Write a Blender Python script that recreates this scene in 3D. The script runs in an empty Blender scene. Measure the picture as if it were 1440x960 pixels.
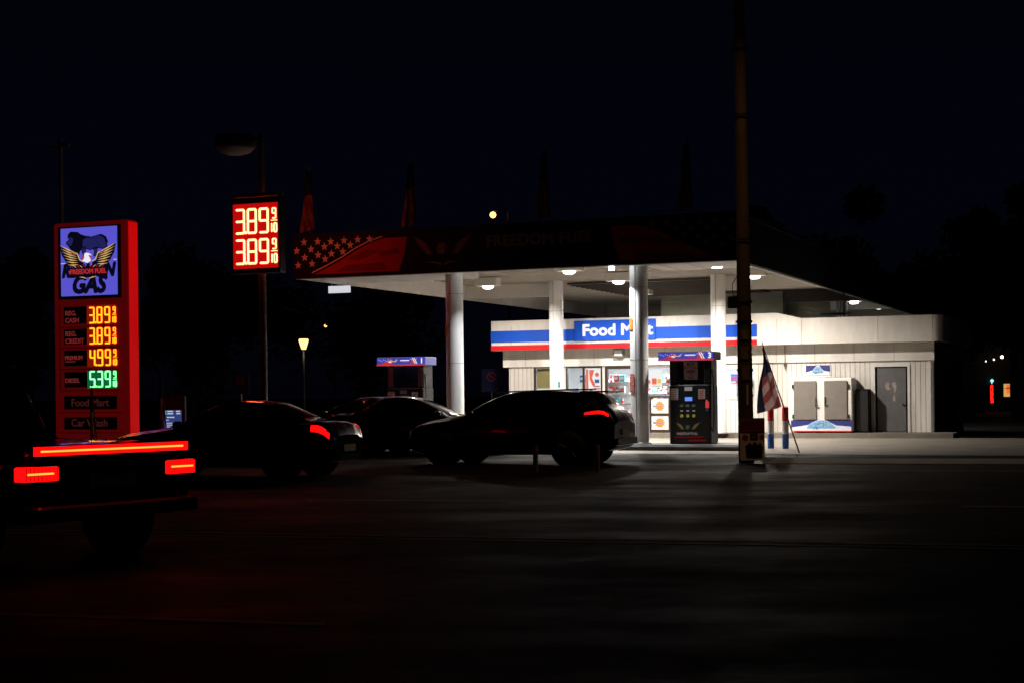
import bpy, bmesh, math, random
from mathutils import Vector, Matrix
R = math.radians
C = bpy.context.scene.collection
scene = bpy.context.scene
random.seed(7)

# ------------------------------------------------------------ camera
cam = bpy.data.cameras.new('camera'); cam.lens = 55; cam.sensor_width = 36
cam.shift_y = 0.05; cam.clip_end = 3000; cam.clip_start = 0.1
co = bpy.data.objects.new('camera', cam); C.objects.link(co)
co.location = (0, 0, 1.5); co.rotation_euler = (R(90), 0.0105, 0)
scene.camera = co

# ------------------------------------------------------------ night sky
world = bpy.data.worlds.new('World'); scene.world = world; world.use_nodes = True
nt = world.node_tree; bgn = nt.nodes['Background']
tc = nt.nodes.new('ShaderNodeTexCoord'); sx = nt.nodes.new('ShaderNodeSeparateXYZ')
cr = nt.nodes.new('ShaderNodeValToRGB')
nt.links.new(tc.outputs['Generated'], sx.inputs[0]); nt.links.new(sx.outputs['Z'], cr.inputs[0])
cr.color_ramp.elements[0].position = 0.0; cr.color_ramp.elements[0].color = (0.0005, 0.0006, 0.0016, 1)
cr.color_ramp.elements[1].position = 0.6; cr.color_ramp.elements[1].color = (0.0003, 0.00035, 0.0009, 1)
e = cr.color_ramp.elements.new(0.12); e.color = (0.0006, 0.0008, 0.0027, 1)
nt.links.new(cr.outputs[0], bgn.inputs[0]); bgn.inputs[1].default_value = 1.0

vs = scene.view_settings
vs.view_transform = 'Standard'; vs.look = 'None'; vs.exposure = 0.22; vs.gamma = 1.0; vs.use_curve_mapping = False
cy = scene.cycles
scene.render.engine = 'CYCLES'
cy.use_denoising = True
cy.max_bounces = 6; cy.diffuse_bounces = 4; cy.glossy_bounces = 3; cy.transparent_max_bounces = 8
cy.sample_clamp_indirect = 4.0
cy.use_light_tree = True

TH = R(22.3)      # heading of the station
TR = R(16.0)      # heading of the road
def W(a, b, z=0, th=TH):
    return Vector((a*math.cos(th)+b*math.sin(th), -a*math.sin(th)+b*math.cos(th), z))

# ------------------------------------------------------------ materials
M = {}
def mat(name, col, rough=.6, metal=0, spec=.5, em=None, es=0, grime=0, gscale=3, bump=0, bscale=40, coat=0, stretch=None):
    m = bpy.data.materials.new(name); m.use_nodes = True
    n = m.node_tree; p = n.nodes['Principled BSDF']
    p.inputs['Base Color'].default_value = (*col, 1); p.inputs['Roughness'].default_value = rough
    p.inputs['Metallic'].default_value = metal; p.inputs['Specular IOR Level'].default_value = spec
    p.inputs['Coat Weight'].default_value = coat
    if em: p.inputs['Emission Color'].default_value = (*em, 1); p.inputs['Emission Strength'].default_value = es
    t = n.nodes.new('ShaderNodeTexCoord'); mp = n.nodes.new('ShaderNodeMapping')
    n.links.new(t.outputs['Object'], mp.inputs[0])
    if stretch: mp.inputs['Scale'].default_value = stretch
    if grime:
        ns = n.nodes.new('ShaderNodeTexNoise'); ns.inputs['Scale'].default_value = gscale; ns.inputs['Detail'].default_value = 8
        ns.inputs['Roughness'].default_value = .65
        n.links.new(mp.outputs[0], ns.inputs['Vector'])
        r = n.nodes.new('ShaderNodeValToRGB')
        r.color_ramp.elements[0].position = .3; r.color_ramp.elements[1].position = .68
        r.color_ramp.elements[0].color = (*[c*(1-grime) for c in col], 1); r.color_ramp.elements[1].color = (*col, 1)
        n.links.new(ns.outputs['Fac'], r.inputs[0]); n.links.new(r.outputs[0], p.inputs['Base Color'])
        mr = n.nodes.new('ShaderNodeMapRange'); mr.inputs['To Min'].default_value = min(1, rough+.15); mr.inputs['To Max'].default_value = max(.05, rough-.1)
        n.links.new(ns.outputs['Fac'], mr.inputs[0]); n.links.new(mr.outputs[0], p.inputs['Roughness'])
    if bump:
        nb = n.nodes.new('ShaderNodeTexNoise'); nb.inputs['Scale'].default_value = bscale; nb.inputs['Detail'].default_value = 5
        n.links.new(mp.outputs[0], nb.inputs['Vector'])
        b = n.nodes.new('ShaderNodeBump'); b.inputs['Strength'].default_value = bump; b.inputs['Distance'].default_value = .01
        n.links.new(nb.outputs['Fac'], b.inputs['Height']); n.links.new(b.outputs[0], p.inputs['Normal'])
    M[name] = m; return m
def glow(name, em, es=1.0):
    return mat(name, (.02, .02, .02), .5, em=em, es=es)

def roadmat():
    m = mat('asphalt', (.013, .012, .0115), .8, spec=.035); n = m.node_tree; p = n.nodes['Principled BSDF']; L = n.links.new
    t = n.nodes.new('ShaderNodeTexCoord')
    def noise(sc, det=8, ro=.6, st=None):
        x = n.nodes.new('ShaderNodeTexNoise'); x.inputs['Scale'].default_value = sc; x.inputs['Detail'].default_value = det; x.inputs['Roughness'].default_value = ro
        mp = n.nodes.new('ShaderNodeMapping'); mp.inputs['Rotation'].default_value = (0, 0, TR); mp.inputs['Scale'].default_value = st or (1, 1, 1); L(t.outputs['Object'], mp.inputs[0]); L(mp.outputs[0], x.inputs['Vector']); return x
    def ramp(a, ca, b, cb, src):
        r = n.nodes.new('ShaderNodeValToRGB'); r.color_ramp.elements[0].position = a; r.color_ramp.elements[1].position = b
        r.color_ramp.elements[0].color = (*ca, 1); r.color_ramp.elements[1].color = (*cb, 1); L(src, r.inputs[0]); return r
    big = noise(.25, 8, .65, (.6, .9, 1)); fine = noise(38, 4, .7)
    c1 = ramp(.38, (.003, .003, .003), .66, (.012, .0105, .0095), big.outputs['Fac'])
    c2 = ramp(.42, (.55, .55, .55), .62, (1.5, 1.5, 1.5), fine.outputs['Fac'])
    mul = n.nodes.new('ShaderNodeMix'); mul.data_type = 'RGBA'; mul.blend_type = 'MULTIPLY'; mul.inputs[0].default_value = 1
    L(c1.outputs[0], mul.inputs[6]); L(c2.outputs[0], mul.inputs[7])
    vo = n.nodes.new('ShaderNodeTexVoronoi'); vo.feature = 'DISTANCE_TO_EDGE'; vo.inputs['Scale'].default_value = .32
    wob = noise(1.6, 5, .7); ad = n.nodes.new('ShaderNodeMix'); ad.data_type = 'VECTOR'; ad.inputs[0].default_value = .35
    L(t.outputs['Object'], ad.inputs[4]); L(wob.outputs['Color'], ad.inputs[5]); L(ad.outputs[1], vo.inputs['Vector'])
    cr_ = ramp(.0, (.25, .25, .25), .012, (1, 1, 1), vo.outputs['Distance'])
    m2 = n.nodes.new('ShaderNodeMix'); m2.data_type = 'RGBA'; m2.blend_type = 'MULTIPLY'; m2.inputs[0].default_value = 1
    L(mul.outputs[2], m2.inputs[6]); L(cr_.outputs[0], m2.inputs[7]); L(m2.outputs[2], p.inputs['Base Color'])
    wet = noise(.45, 9, .7, (.5, 1.0, 1)); rr_ = n.nodes.new('ShaderNodeMapRange'); rr_.inputs['From Min'].default_value = .4; rr_.inputs['From Max'].default_value = .62
    rr_.inputs['To Min'].default_value = .55; rr_.inputs['To Max'].default_value = .85; L(wet.outputs['Fac'], rr_.inputs[0]); L(rr_.outputs[0], p.inputs['Roughness'])
    b = n.nodes.new('ShaderNodeBump'); b.inputs['Strength'].default_value = .7; b.inputs['Distance'].default_value = .008
    L(fine.outputs['Fac'], b.inputs['Height']); L(b.outputs[0], p.inputs['Normal'])
mat('pylonred', (.42, .006, .008), .6, spec=.15, grime=.2, em=(.050, .0007, .0010), es=1)  # weak red glow painted in for the red light on the front
mat('pylonside_spill', (.60, .002, .005), .6, spec=.1, em=(.30, .0004, .0012), es=1)  # stronger glow paints the red spill from the price board
roadmat()
mat('concrete', (.17, .148, .12), .8, grime=.35, gscale=.7, bump=.3, bscale=50)
mat('oldconcrete', (.13, .12, .105), .85, grime=.5, gscale=.5, bump=.4, bscale=50)
mat('kerb', (.10, .10, .10), .8, grime=.4, gscale=2)
mat('roadpaint', (.30, .27, .20), .8, grime=.75, gscale=2.5)
mat('roadyellow', (.32, .22, .05), .8, grime=.8, gscale=2.5)
mat('soil', (.03, .03, .022), .95, grime=.5)
mat('white', (.66, .64, .61), .5, grime=.12, gscale=2)
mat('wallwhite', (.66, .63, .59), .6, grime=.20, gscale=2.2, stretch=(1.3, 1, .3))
mat('column', (.78, .775, .765), .42, grime=.24, gscale=2.2, stretch=(1, 1, .25))
mat('seam', (.16, .15, .14), .8)
mat('ceiling', (.58, .55, .50), .38, grime=.25, gscale=1.2, spec=.5)
mat('brown_and_shade', (.055, .038, .030), .4, grime=.3)
mat('screen', (.30, .31, .24), .5, grime=.3, gscale=.8)
mat('fasciadark', (.010, .010, .016), .75, spec=.12)
mat('fasciablue', (.010, .014, .05), .75, spec=.12)
mat('decalred', (.30, .010, .010), .7, spec=.2)
mat('decalstripe', (.16, .01, .01), .7, spec=.2)
mat('decalwhite', (.62, .58, .55), .7, spec=.2)
mat('decalunlit', (.16, .12, .12), .7, spec=.2)  # darker copy of the white print, shade of the unlit fascia painted in
mat('decalgold', (.42, .28, .07), .5)
mat('blue', (.008, .075, .50), .5, spec=.2)
mat('red', (.60, .012, .018), .5, grime=.15, spec=.2)
mat('navy', (.02, .025, .16), .45)
mat('signred', (.42, .012, .014), .5, grime=.25, gscale=2)
mat('black', (.012, .012, .013), .4)
mat('blackmatte', (.010, .010, .010), .85, spec=.2)
mat('darkframe', (.03, .018, .013), .4)
mat('grey', (.22, .21, .20), .5, grime=.2)
mat('doorgrey', (.115, .115, .12), .5, grime=.3, gscale=2)
mat('chestgrey', (.21, .19, .17), .38, metal=.3, grime=.2)
mat('scrape', (.38, .30, .28), .8, grime=.5, gscale=14)
mat('metal', (.35, .35, .35), .35, metal=.9, grime=.2)
mat('polemetal', (.10, .095, .09), .6, metal=.2, grime=.4)
mat('wood', (.085, .055, .035), .8, grime=.6, gscale=4, stretch=(6, 6, .4), bump=.5)
mat('tyre', (.012, .012, .012), .85)
mat('rim', (.12, .12, .12), .35, metal=.8)
mat('carblack', (.006, .006, .007), .22, coat=1.0)
mat('cardark', (.010, .010, .013), .25, coat=1.0)
mat('carwine', (.018, .008, .008), .25, coat=1.0)
mat('carglass', (.004, .005, .005), .06, spec=.6)
mat('chrome', (.6, .6, .6), .15, metal=1)
mat('skin', (.3, .2, .15), .6)
mat('orange', (.75, .16, .02), .5)
mat('paper', (.62, .58, .56), .8, grime=.2, gscale=12)
mat('paperold', (.20, .15, .13), .9, grime=.6, gscale=9)
mat('noticered', (.6, .06, .04), .6)
mat('teal', (.02, .2, .18), .6)
mat('iceblue', (.16, .36, .60), .4, grime=.25, gscale=9)
mat('icewhite', (.62, .68, .74), .5, grime=.2, gscale=6)
mat('icedark', (.05, .16, .38), .4)
mat('yellow', (.62, .62, .06), .5)
mat('flagred', (.22, .06, .06), .85)
mat('flagwhite', (.40, .31, .29), .85)
mat('flagblue', (.02, .025, .07), .85)
mat('leaf', (.035, .05, .02), .8)
mat('leafdark', (.02, .03, .014), .85)
mat('bark', (.05, .035, .025), .9, grime=.4)
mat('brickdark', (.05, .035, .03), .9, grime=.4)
mat('interiorwhite', (.75, .76, .78), .6)
mat('floortile', (.45, .42, .38), .4, grime=.1)
mat('brass', (.50, .42, .18), .35, metal=.4)
for k, c in dict(pr=(.6, .04, .05), pb=(.05, .14, .5), py=(.7, .5, .05), pg=(.05, .3, .1), pw=(.75, .72, .7), pp=(.3, .1, .4), po=(.7, .22, .04), pt=(.08, .4, .45), pk=(.03, .03, .03)).items():
    mat(k, c, .4)
glow('ledred', (15, 1.5, .6)); glow('ledhalo', (.42, .002, .002)); glow('ledamber', (6, .72, .02)); glow('digithalo', (.16, .006, .001)); glow('digithalogreen', (.002, .10, .02)); glow('nametext', (.035, .006, .005)); glow('lighttext', (.14, .012, .012)); glow('ledgreen', (.45, 3.2, .75))  # board faces and digit backs glow to paint the halo around lit digits
glow('lens', (1, .93, .82), 22); glow('lenswarm', (1, .80, .58), 10); glow('lenswhite', (.92, .97, 1), 16)
glow('tailcore', (5, .55, .06)); glow('taillamp', (1.6, .004, .004)); glow('taildim', (1.2, .03, .01)); glow('tailorange', (3.0, .45, .08)); mat('plate', (.4, .4, .42), .5)
glow('panelblue', (.085, .075, .52), 1.0)
glow('panelmid', (.012, .013, .085), 1.0); glow('panelblack', (.002, .002, .008), 1.0)
glow('panelgold', (.62, .40, .14), .9); glow('panelwhite', (.80, .78, .85), .9); glow('panelred', (.38, .02, .02), .9)
glow('pumpblue', (.035, .04, .33), 1.0); glow('pumpwhite', (.75, .75, .8), 1.0); glow('pumpred', (.45, .03, .03), 1.0); glow('pumppale', (.12, .12, .34), 1.0)
glow('kioskblue', (.022, .040, .15), 1.0); glow('kiosktext', (.45, .50, .60), 1.0); glow('kioskteal', (.05, .35, .35), 1.0)
glow('sodium', (14, 6, 1.6)); glow('sodiumfar', (5, 1.9, .4)); glow('lantern', (2.6, 1.25, .42)); glow('farwhite', (5, 4.6, 4)); glow('farsmall', (3, 1.2, .3))
glow('neonred', (2.4, .03, .02)); glow('winorange', (.75, .14, .03)); glow('winyellow', (.6, .32, .08)); glow('cyanlamp', (.4, 1.1, 1.2))
glow('pumpscreen', (.10, .25, .8), 1.0)
glow('ceilpanel', (1, 1, 1), 6)
glow('panelglow', (.55, .56, .6)); glow('litwhite', (1, .95, .93), .9); glow('litred', (.95, .12, .05), .9); glow('lityellow', (1, .6, .05), .9)
def glassmat():
    m = bpy.data.materials.new('glass'); m.use_nodes = True; n = m.node_tree
    n.nodes.remove(n.nodes['Principled BSDF']); o = n.nodes['Material Output']
    t = n.nodes.new('ShaderNodeBsdfTransparent'); g = n.nodes.new('ShaderNodeBsdfGlossy'); mx = n.nodes.new('ShaderNodeMixShader')
    t.inputs[0].default_value = (.92, .94, .95, 1); g.inputs['Roughness'].default_value = .04
    f = n.nodes.new('ShaderNodeFresnel'); f.inputs[0].default_value = 1.4
    n.links.new(f.outputs[0], mx.inputs[0]); n.links.new(t.outputs[0], mx.inputs[1]); n.links.new(g.outputs[0], mx.inputs[2])
    n.links.new(mx.outputs[0], o.inputs[0]); M['glass'] = m
glassmat()

def clothmat(name, col):
    m = bpy.data.materials.new(name); m.use_nodes = True; n = m.node_tree
    n.nodes.remove(n.nodes['Principled BSDF']); o = n.nodes['Material Output']
    d = n.nodes.new('ShaderNodeBsdfDiffuse'); t = n.nodes.new('ShaderNodeBsdfTranslucent'); mx = n.nodes.new('ShaderNodeMixShader'); mx.inputs[0].default_value = .55
    d.inputs[0].default_value = (*col, 1); t.inputs[0].default_value = (*col, 1)
    n.links.new(d.outputs[0], mx.inputs[1]); n.links.new(t.outputs[0], mx.inputs[2]); n.links.new(mx.outputs[0], o.inputs[0]); M[name] = m
clothmat('flagred', (.20, .045, .045)); clothmat('flagwhite', (.36, .23, .21)); clothmat('flagblue', (.02, .025, .05))
# ------------------------------------------------------------ mesh builder
class MB:
    def __init__(s, off=(0, 0, 0)):
        s.v = []; s.f = []; s.m = []; s.sm = []; s.off = Vector(off)
    def add(s, vs, fs, mi=0, smooth=False):
        k = len(s.v); s.v += [tuple(Vector(p)-s.off) for p in vs]
        for f in fs: s.f.append([i+k for i in f]); s.m.append(mi); s.sm.append(smooth)
        return s
    def box(s, x0, x1, y0, y1, z0, z1, mi=0):
        v = [(x, y, z) for z in (z0, z1) for y in (y0, y1) for x in (x0, x1)]
        return s.add(v, [(0, 2, 3, 1), (4, 5, 7, 6), (0, 1, 5, 4), (2, 6, 7, 3), (0, 4, 6, 2), (1, 3, 7, 5)], mi)
    def bbox(s, x0, x1, y0, y1, z0, z1, bv=.02, mi=0):      # box with chamfered vertical and top edges
        def ring(z, i): return [(x0+i+bv, y0+i, z), (x1-i-bv, y0+i, z), (x1-i, y0+i+bv, z), (x1-i, y1-i-bv, z), (x1-i-bv, y1-i, z), (x0+i+bv, y1-i, z), (x0+i, y1-i-bv, z), (x0+i, y0+i+bv, z)]
        v = ring(z0, bv*.5)+ring(z0+bv, 0)+ring(z1-bv, 0)+ring(z1, bv)
        f = [tuple(range(7, -1, -1)), tuple(range(24, 32))]
        for r in range(3):
            for i in range(8): f.append((r*8+i, r*8+(i+1) % 8, r*8+8+(i+1) % 8, r*8+8+i))
        return s.add(v, f, mi)
    def tube(s, p0, p1, r0, r1=None, n=12, mi=0, cap=True, smooth=True):
        r1 = r0 if r1 is None else r1; p0 = Vector(p0); p1 = Vector(p1); d = (p1-p0).normalized()
        u = d.orthogonal().normalized(); w = d.cross(u)
        v = [p0+r0*(math.cos(t)*u+math.sin(t)*w) for t in [2*math.pi*i/n for i in range(n)]]
        v += [p1+r1*(math.cos(t)*u+math.sin(t)*w) for t in [2*math.pi*i/n for i in range(n)]]
        s.add(v, [(i, (i+1) % n, n+(i+1) % n, n+i) for i in range(n)], mi, smooth)
        if cap: s.add(v[:n], [tuple(range(n-1, -1, -1))], mi); s.add(v[n:], [tuple(range(n))], mi)
        return s
    def poly(s, pts, y, mi=0, th=.004):      # polygon in the x-z plane facing -y, with thickness
        n = len(pts)
        v = [(p[0], y-th, p[1]) for p in pts]+[(p[0], y, p[1]) for p in pts]
        a = sum(pts[i][0]*pts[(i+1) % n][1]-pts[(i+1) % n][0]*pts[i][1] for i in range(n))
        fr = tuple(range(n)) if a > 0 else tuple(range(n-1, -1, -1))
        s.add(v, [fr]+[(i, (i+1) % n, n+(i+1) % n, n+i) for i in range(n)], mi); return s
    def rect(s, x0, x1, z0, z1, y, mi=0, th=.004):
        return s.poly([(x0, z0), (x1, z0), (x1, z1), (x0, z1)], y, mi, th)
    def star(s, x, z, r, y, mi=0, rot=0):
        return s.poly([(x+(r if i % 2 == 0 else r*.42)*math.sin(i*math.pi/5+rot), z+(r if i % 2 == 0 else r*.42)*math.cos(i*math.pi/5+rot)) for i in range(10)], y, mi)
    def disc(s, x, z, r, y, mi=0, th=.004, n=20, r2=None):
        if r2 is None: return s.poly([(x+r*math.cos(2*math.pi*i/n), z+r*math.sin(2*math.pi*i/n)) for i in range(n)], y, mi, th)
        v = []
        for q in (y-th, y):
            for rr in (r, r2): v += [(x+rr*math.cos(2*math.pi*i/n), q, z+rr*math.sin(2*math.pi*i/n)) for i in range(n)]
        f = []
        for i in range(n):
            j = (i+1) % n
            f += [(i, j, n+j, n+i), (i, j, 2*n+j, 2*n+i), (n+i, n+j, 3*n+j, 3*n+i)]
        return s.add(v, f, mi)
    def bar(s, p, q, w, y, mi=0, th=.004):   # flat stroke in the x-z plane
        d = (Vector(q)-Vector(p)).normalized()*w/2; n = Vector((-d.y, d.x))
        p = Vector(p); q = Vector(q)
        return s.poly([tuple(p-n), tuple(q-n), tuple(q+d), tuple(q+n), tuple(p+n), tuple(p-d)], y, mi, th)
    def prism_b(s, pts, y0, y1, mi=0):       # polygon in x-z extruded from y0 to y1
        return s.poly(pts, y1, mi, y1-y0).add([(p[0], y1, p[1]) for p in pts], [tuple(range(len(pts)-1, -1, -1))], mi)
    def lathe(s, prof, cx=0, cy=0, n=20, mi=0, cz=0):
        v = []
        for r, z in prof: v += [(cx+r*math.cos(2*math.pi*i/n), cy+r*math.sin(2*math.pi*i/n), cz+z) for i in range(n)]
        f = [(k*n+i, k*n+(i+1) % n, (k+1)*n+(i+1) % n, (k+1)*n+i) for k in range(len(prof)-1) for i in range(n)]
        return s.add(v, f, mi, True)
    def build(s, name, mats, parent=None, label=None):
        me = bpy.data.meshes.new(name); me.from_pydata(s.v, [], s.f)
        if isinstance(mats, str): mats = [mats]
        for m in mats: me.materials.append(M[m])
        me.polygons.foreach_set('material_index', s.m); me.polygons.foreach_set('use_smooth', s.sm)
        bm = bmesh.new(); bm.from_mesh(me); bmesh.ops.recalc_face_normals(bm, faces=bm.faces); bm.to_mesh(me); bm.free()
        me.update()
        o = bpy.data.objects.new(name, me); C.objects.link(o)
        if parent: o.parent = parent
        if label: o['label'] = label
        return o

def T(name, label, cat, a=0, b=0, z=0, rot=0, group=None, th=TH, loc=None):
    o = bpy.data.objects.new(name, None); C.objects.link(o); o.empty_display_size = .1
    o.location = loc if loc is not None else W(a, b, z, th); o.rotation_euler = (0, 0, -th+rot)
    o['label'] = label; o['category'] = cat
    if group: o['group'] = group
    return o
def tag(o, label, cat, group=None):
    o['label'] = label; o['category'] = cat
    if group: o['group'] = group
    return o
def place(o, a, b, z=0, rot=0, th=TH):
    o.location = W(a, b, z, th); o.rotation_euler = (0, 0, -th+rot); return o
def struct(o): o['kind'] = 'structure'; return o
def dup(root, label=None, group=None, parent=None):
    r = root.copy(); C.objects.link(r)
    if parent: r.parent = parent
    if label: r['label'] = label
    if group: r['group'] = group
    for ch in list(root.children): dup(ch, parent=r)
    return r
def text_mesh(body, size, mb, x, z, y, mi=0, bold=0, shear=0, align='LEFT', extrude=.003, sx=1.0, space=1.0):
    cu = bpy.data.curves.new('txt', 'FONT'); cu.body = body; cu.size = size; cu.shear = shear
    cu.align_x = align; cu.extrude = extrude; cu.resolution_u = 3; cu.space_character = space
    ob = bpy.data.objects.new('txt', cu); C.objects.link(ob)
    bpy.context.view_layer.update()
    dg = bpy.context.evaluated_depsgraph_get(); me = bpy.data.meshes.new_from_object(ob.evaluated_get(dg))
    b = bold                # heavier strokes: the same letters laid a hair apart, each a little prouder
    for k, (dx, dz) in enumerate([(0, 0), (b, 0), (-b, 0), (0, b), (0, -b), (b*.7, b*.7), (-b*.7, b*.7), (b*.7, -b*.7), (-b*.7, -b*.7)] if b else [(0, 0)]):
        mb.add([(x+v.co.x*sx+dx, y-v.co.z-extrude-.0006*k, z+v.co.y+dz) for v in me.vertices], [tuple(p.vertices) for p in me.polygons], mi)
    bpy.data.objects.remove(ob); bpy.data.curves.remove(cu); bpy.data.meshes.remove(me)
SEG = {'0': 'abcdef', '1': 'bc', '2': 'abged', '3': 'abgcd', '4': 'fgbc', '5': 'afgcd', '6': 'afgedc', '7': 'abc', '8': 'abcdefg', '9': 'abcfgd'}
def digit(mb, ch, x, z, w, h, y, mi=0, t=.05, th=.012, slant=0):
    def P(u, v): return (x+u*w+slant*v*h, z+v*h)
    s = {'a': ((0, 1), (1, 1)), 'b': ((1, 1), (1, .5)), 'c': ((1, .5), (1, 0)), 'd': ((0, 0), (1, 0)), 'e': ((0, 0), (0, .5)), 'f': ((0, .5), (0, 1)), 'g': ((0, .5), (1, .5))}
    for k in SEG[ch]:
        p, q = s[k]; p = Vector(P(*p)); q = Vector(P(*q)); d = (q-p).normalized()
        mb.bar(tuple(p+d*t*.3), tuple(q-d*t*.3), t, y-(.001 if k in 'adg' else 0), mi, th)
def price(mb, s, x, z, h, y, mi=0, t=.05, w=None, gap=None, sm=True):
    w = w or h*.42; gap = gap or w*.62
    cx = x
    for ch in s:
        if ch == '.': mb.rect(cx-gap*.72, cx-gap*.28, z-t*.4, z+t*.8, y, mi, .012); continue
        digit(mb, ch, cx, z, w, h, y, mi, t); cx += w+gap
    if sm:
        sw = h*.16; x9 = cx
        digit(mb, '9', x9+sw*.25, z+h*.58, sw, h*.42, y, mi, t*.62)
        mb.rect(x9-sw*.2, x9+sw*1.7, z+h*.475, z+h*.50, y, mi, .012)
        digit(mb, '1', x9-sw*.95, z, sw, h*.36, y, mi, t*.62); digit(mb, '0', x9+sw*.75, z, sw*.75, h*.36, y, mi, t*.62)
    return cx
def eagle(mb, cx, cz, w, h, y, gold, dark, white, red):
    for s in (-1, 1):
        mb.poly([(cx+s*w*.06, cz-.12*h), (cx+s*w*.12, cz+.12*h), (cx+s*w*.3, cz+.28*h), (cx+s*w*.5, cz+.5*h), (cx+s*w*.48, cz+.1*h), (cx+s*w*.36, cz-.12*h), (cx+s*w*.2, cz-.26*h)], y, dark, .003)
        for k in range(7):
            t = k/6
            tip = (cx+s*w*(.5-.20*t**1.3), cz+h*(.48-.55*t)); bs = (cx+s*w*(.14+.08*(1-t)), cz+h*(.16-.28*t))
            d = Vector((tip[0]-bs[0], tip[1]-bs[1])).normalized(); n = Vector((-d.y, d.x))*h*.035
            mid = ((tip[0]+bs[0])/2, (tip[1]+bs[1])/2-h*.02)
            mb.poly([bs, (mid[0]-n.x, mid[1]-n.y), tip, (mid[0]+n.x, mid[1]+n.y)], y-.004, gold, .003)
        mb.poly([(cx+s*w*.02, cz-.50*h), (cx+s*w*.16, cz-.40*h), (cx+s*w*.30, cz-.40*h), (cx+s*w*.14, cz-.36*h), (cx+s*w*.02, cz-.43*h)], y-.004, gold, .003)
    mb.poly([(cx-.085*w, cz-.1*h), (cx-.09*w, cz+.1*h), (cx-.04*w, cz+.21*h), (cx+.03*w, cz+.2*h), (cx+.06*w, cz+.12*h), (cx+.03*w, cz+.04*h), (cx+.05*w, cz-.08*h), (cx, cz-.16*h)], y-.008, white, .003)
    mb.poly([(cx+.045*w, cz+.12*h), (cx+.10*w, cz+.08*h), (cx+.085*w, cz+.02*h), (cx+.04*w, cz+.06*h)], y-.009, red, .003)
    mb.poly([(cx-.09*w, cz+.12*h), (cx-.05*w, cz+.19*h), (cx-.055*w, cz), (cx-.085*w, cz-.02*h)], y-.012, red, .003)

# ------------------------------------------------------------ ground
g = MB(); g.box(-400, 400, -60, 700, -.3, 0); struct(g.build('ground', 'asphalt'))
g = MB(); g.rect  # forecourt slab
g.box(-34, -2.5, 36.2, 48.7, -.02, .004); fo = struct(g.build('forecourt', 'concrete')); place(fo, 0, 0)
g = MB(); g.box(-23, -5.6, 48.6, 49.86, -.05, .15); fo = struct(g.build('walkway', 'concrete')); place(fo, 0, 0)
for nm, x0, x1, zt in (('pavement', -3.9, 90, .012), ('pavement', -110, -18.5, .12)):
    g = MB(); g.box(x0, x1, 32.25, 34.6, -.05, zt-.004, 0); g.box(x0-.01, x1+.01, 32.1, 32.25, -.05, zt, 1)
    struct(g.build(nm, ['oldconcrete', 'kerb'])); fo = bpy.context.scene.objects[-1] if False else None
for o in list(C.objects):
    if o.name.startswith('pavement'): place(o, 0, 0, 0, 0, TR)
# lane markings, road frame
g = MB()
for y0 in (15.2, 15.5): g.box(-110, 120, y0, y0+.11, .003, .006, 1)
for k in range(-12, 14):
    g.box(k*9, k*9+3, 20.6, 20.72, .003, .006); g.box(k*9+2, k*9+5, 9.4, 9.52, .003, .006)
g.box(-110, -18, 29.4, 29.5, .003, .006); g.box(-5, 90, 29.4, 29.5, .003, .006)
o = struct(g.build('road_markings', ['roadpaint', 'roadyellow'])); place(o, 0, 0, 0, 0, TR)

# ------------------------------------------------------------ pump islands
def island(name, label, a0, a1):
    t = T(name, label, 'pump island', (a0+a1)/2, 38.9, 0, group='raised islands under the canopy'); w = (a1-a0)/2
    m = MB(); m.bbox(-w, w, -.85, .95, -.02, .15, .05); m.build('slab', 'kerb', t)
    return t
island('pump_island', 'low concrete island under fuel dispenser 3 and the tall bare column', -12.75, -9.35)
island('pump_island', 'low concrete island under lit fuel dispenser 1, behind the parked dark cars', -20.6, -16.6)

# ------------------------------------------------------------ canopy
ca, cb = -15.7, 53.5
can = T('gas_station_canopy', 'huge flat station canopy with black flag graphic fascia and lit pale underside', 'canopy', ca, cb)
off = (ca, cb, 0)
A0, A1, B0, B1 = -22.0, -9.45, 37.8, 69.5
m = MB(off); m.box(A0+.12, A1-.12, B0+.12, B1-.12, 5.2, 5.45)
for i in range(60):      # pressed metal ribs of the ceiling sheet
    y = B0+.4+i*.52; m.box(A0+.2, A1-.2, y, y+.05, 5.17, 5.2)
m.build('ceiling', 'ceiling', can)
m = MB(off); m.box(-18.25, -13.1, 49.5, 57.1, 5.10, 5.165)
for i in range(14): m.box(-18.2, -13.15, 49.7+i*.52, 49.8+i*.52, 5.06, 5.1)
m.build('unlit_bay', 'brown_and_shade', can, 'dark brown ceiling bay')  # dark colour paints the unlit middle of the ceiling
m = MB(off); m.box(A0, A1, B0, B0+.1, 4.71, 5.92)
m.build('front_fascia', 'fasciadark', can)
m = MB(off); m.box(A1-.1, A1, B0+.1, B1, 4.71, 5.92); m.box(A1, A1+.05, B0+.1, B1, 5.84, 5.95); m.build('side_fascia', 'fasciadark', can)
m = MB(off); m.box(A0, A0+.1, B0+.1, B1, 4.71, 5.92); m.build('side_fascia', 'fasciadark', can)
m = MB(off); m.box(A0+.1, A1-.1, B1-.1, B1, 4.71, 5.92); m.build('back_fascia', 'fasciadark', can)
m = MB(off)              # white liner and bottom lip of the fascia
m.box(A0+.02, A1-.02, B0+.103, B0+.19, 4.69, 5.2); m.box(A0+.103, A0+.19, B0+.19, B1-.12, 4.69, 5.2)
m.box(A1-.19, A1-.103, B0+.19, B1-.12, 4.69, 5.2); m.box(A0+.19, A1-.19, B1-.19, B1-.12, 4.69, 5.2)
m.build('fascia_liner', 'white', can)
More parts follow.
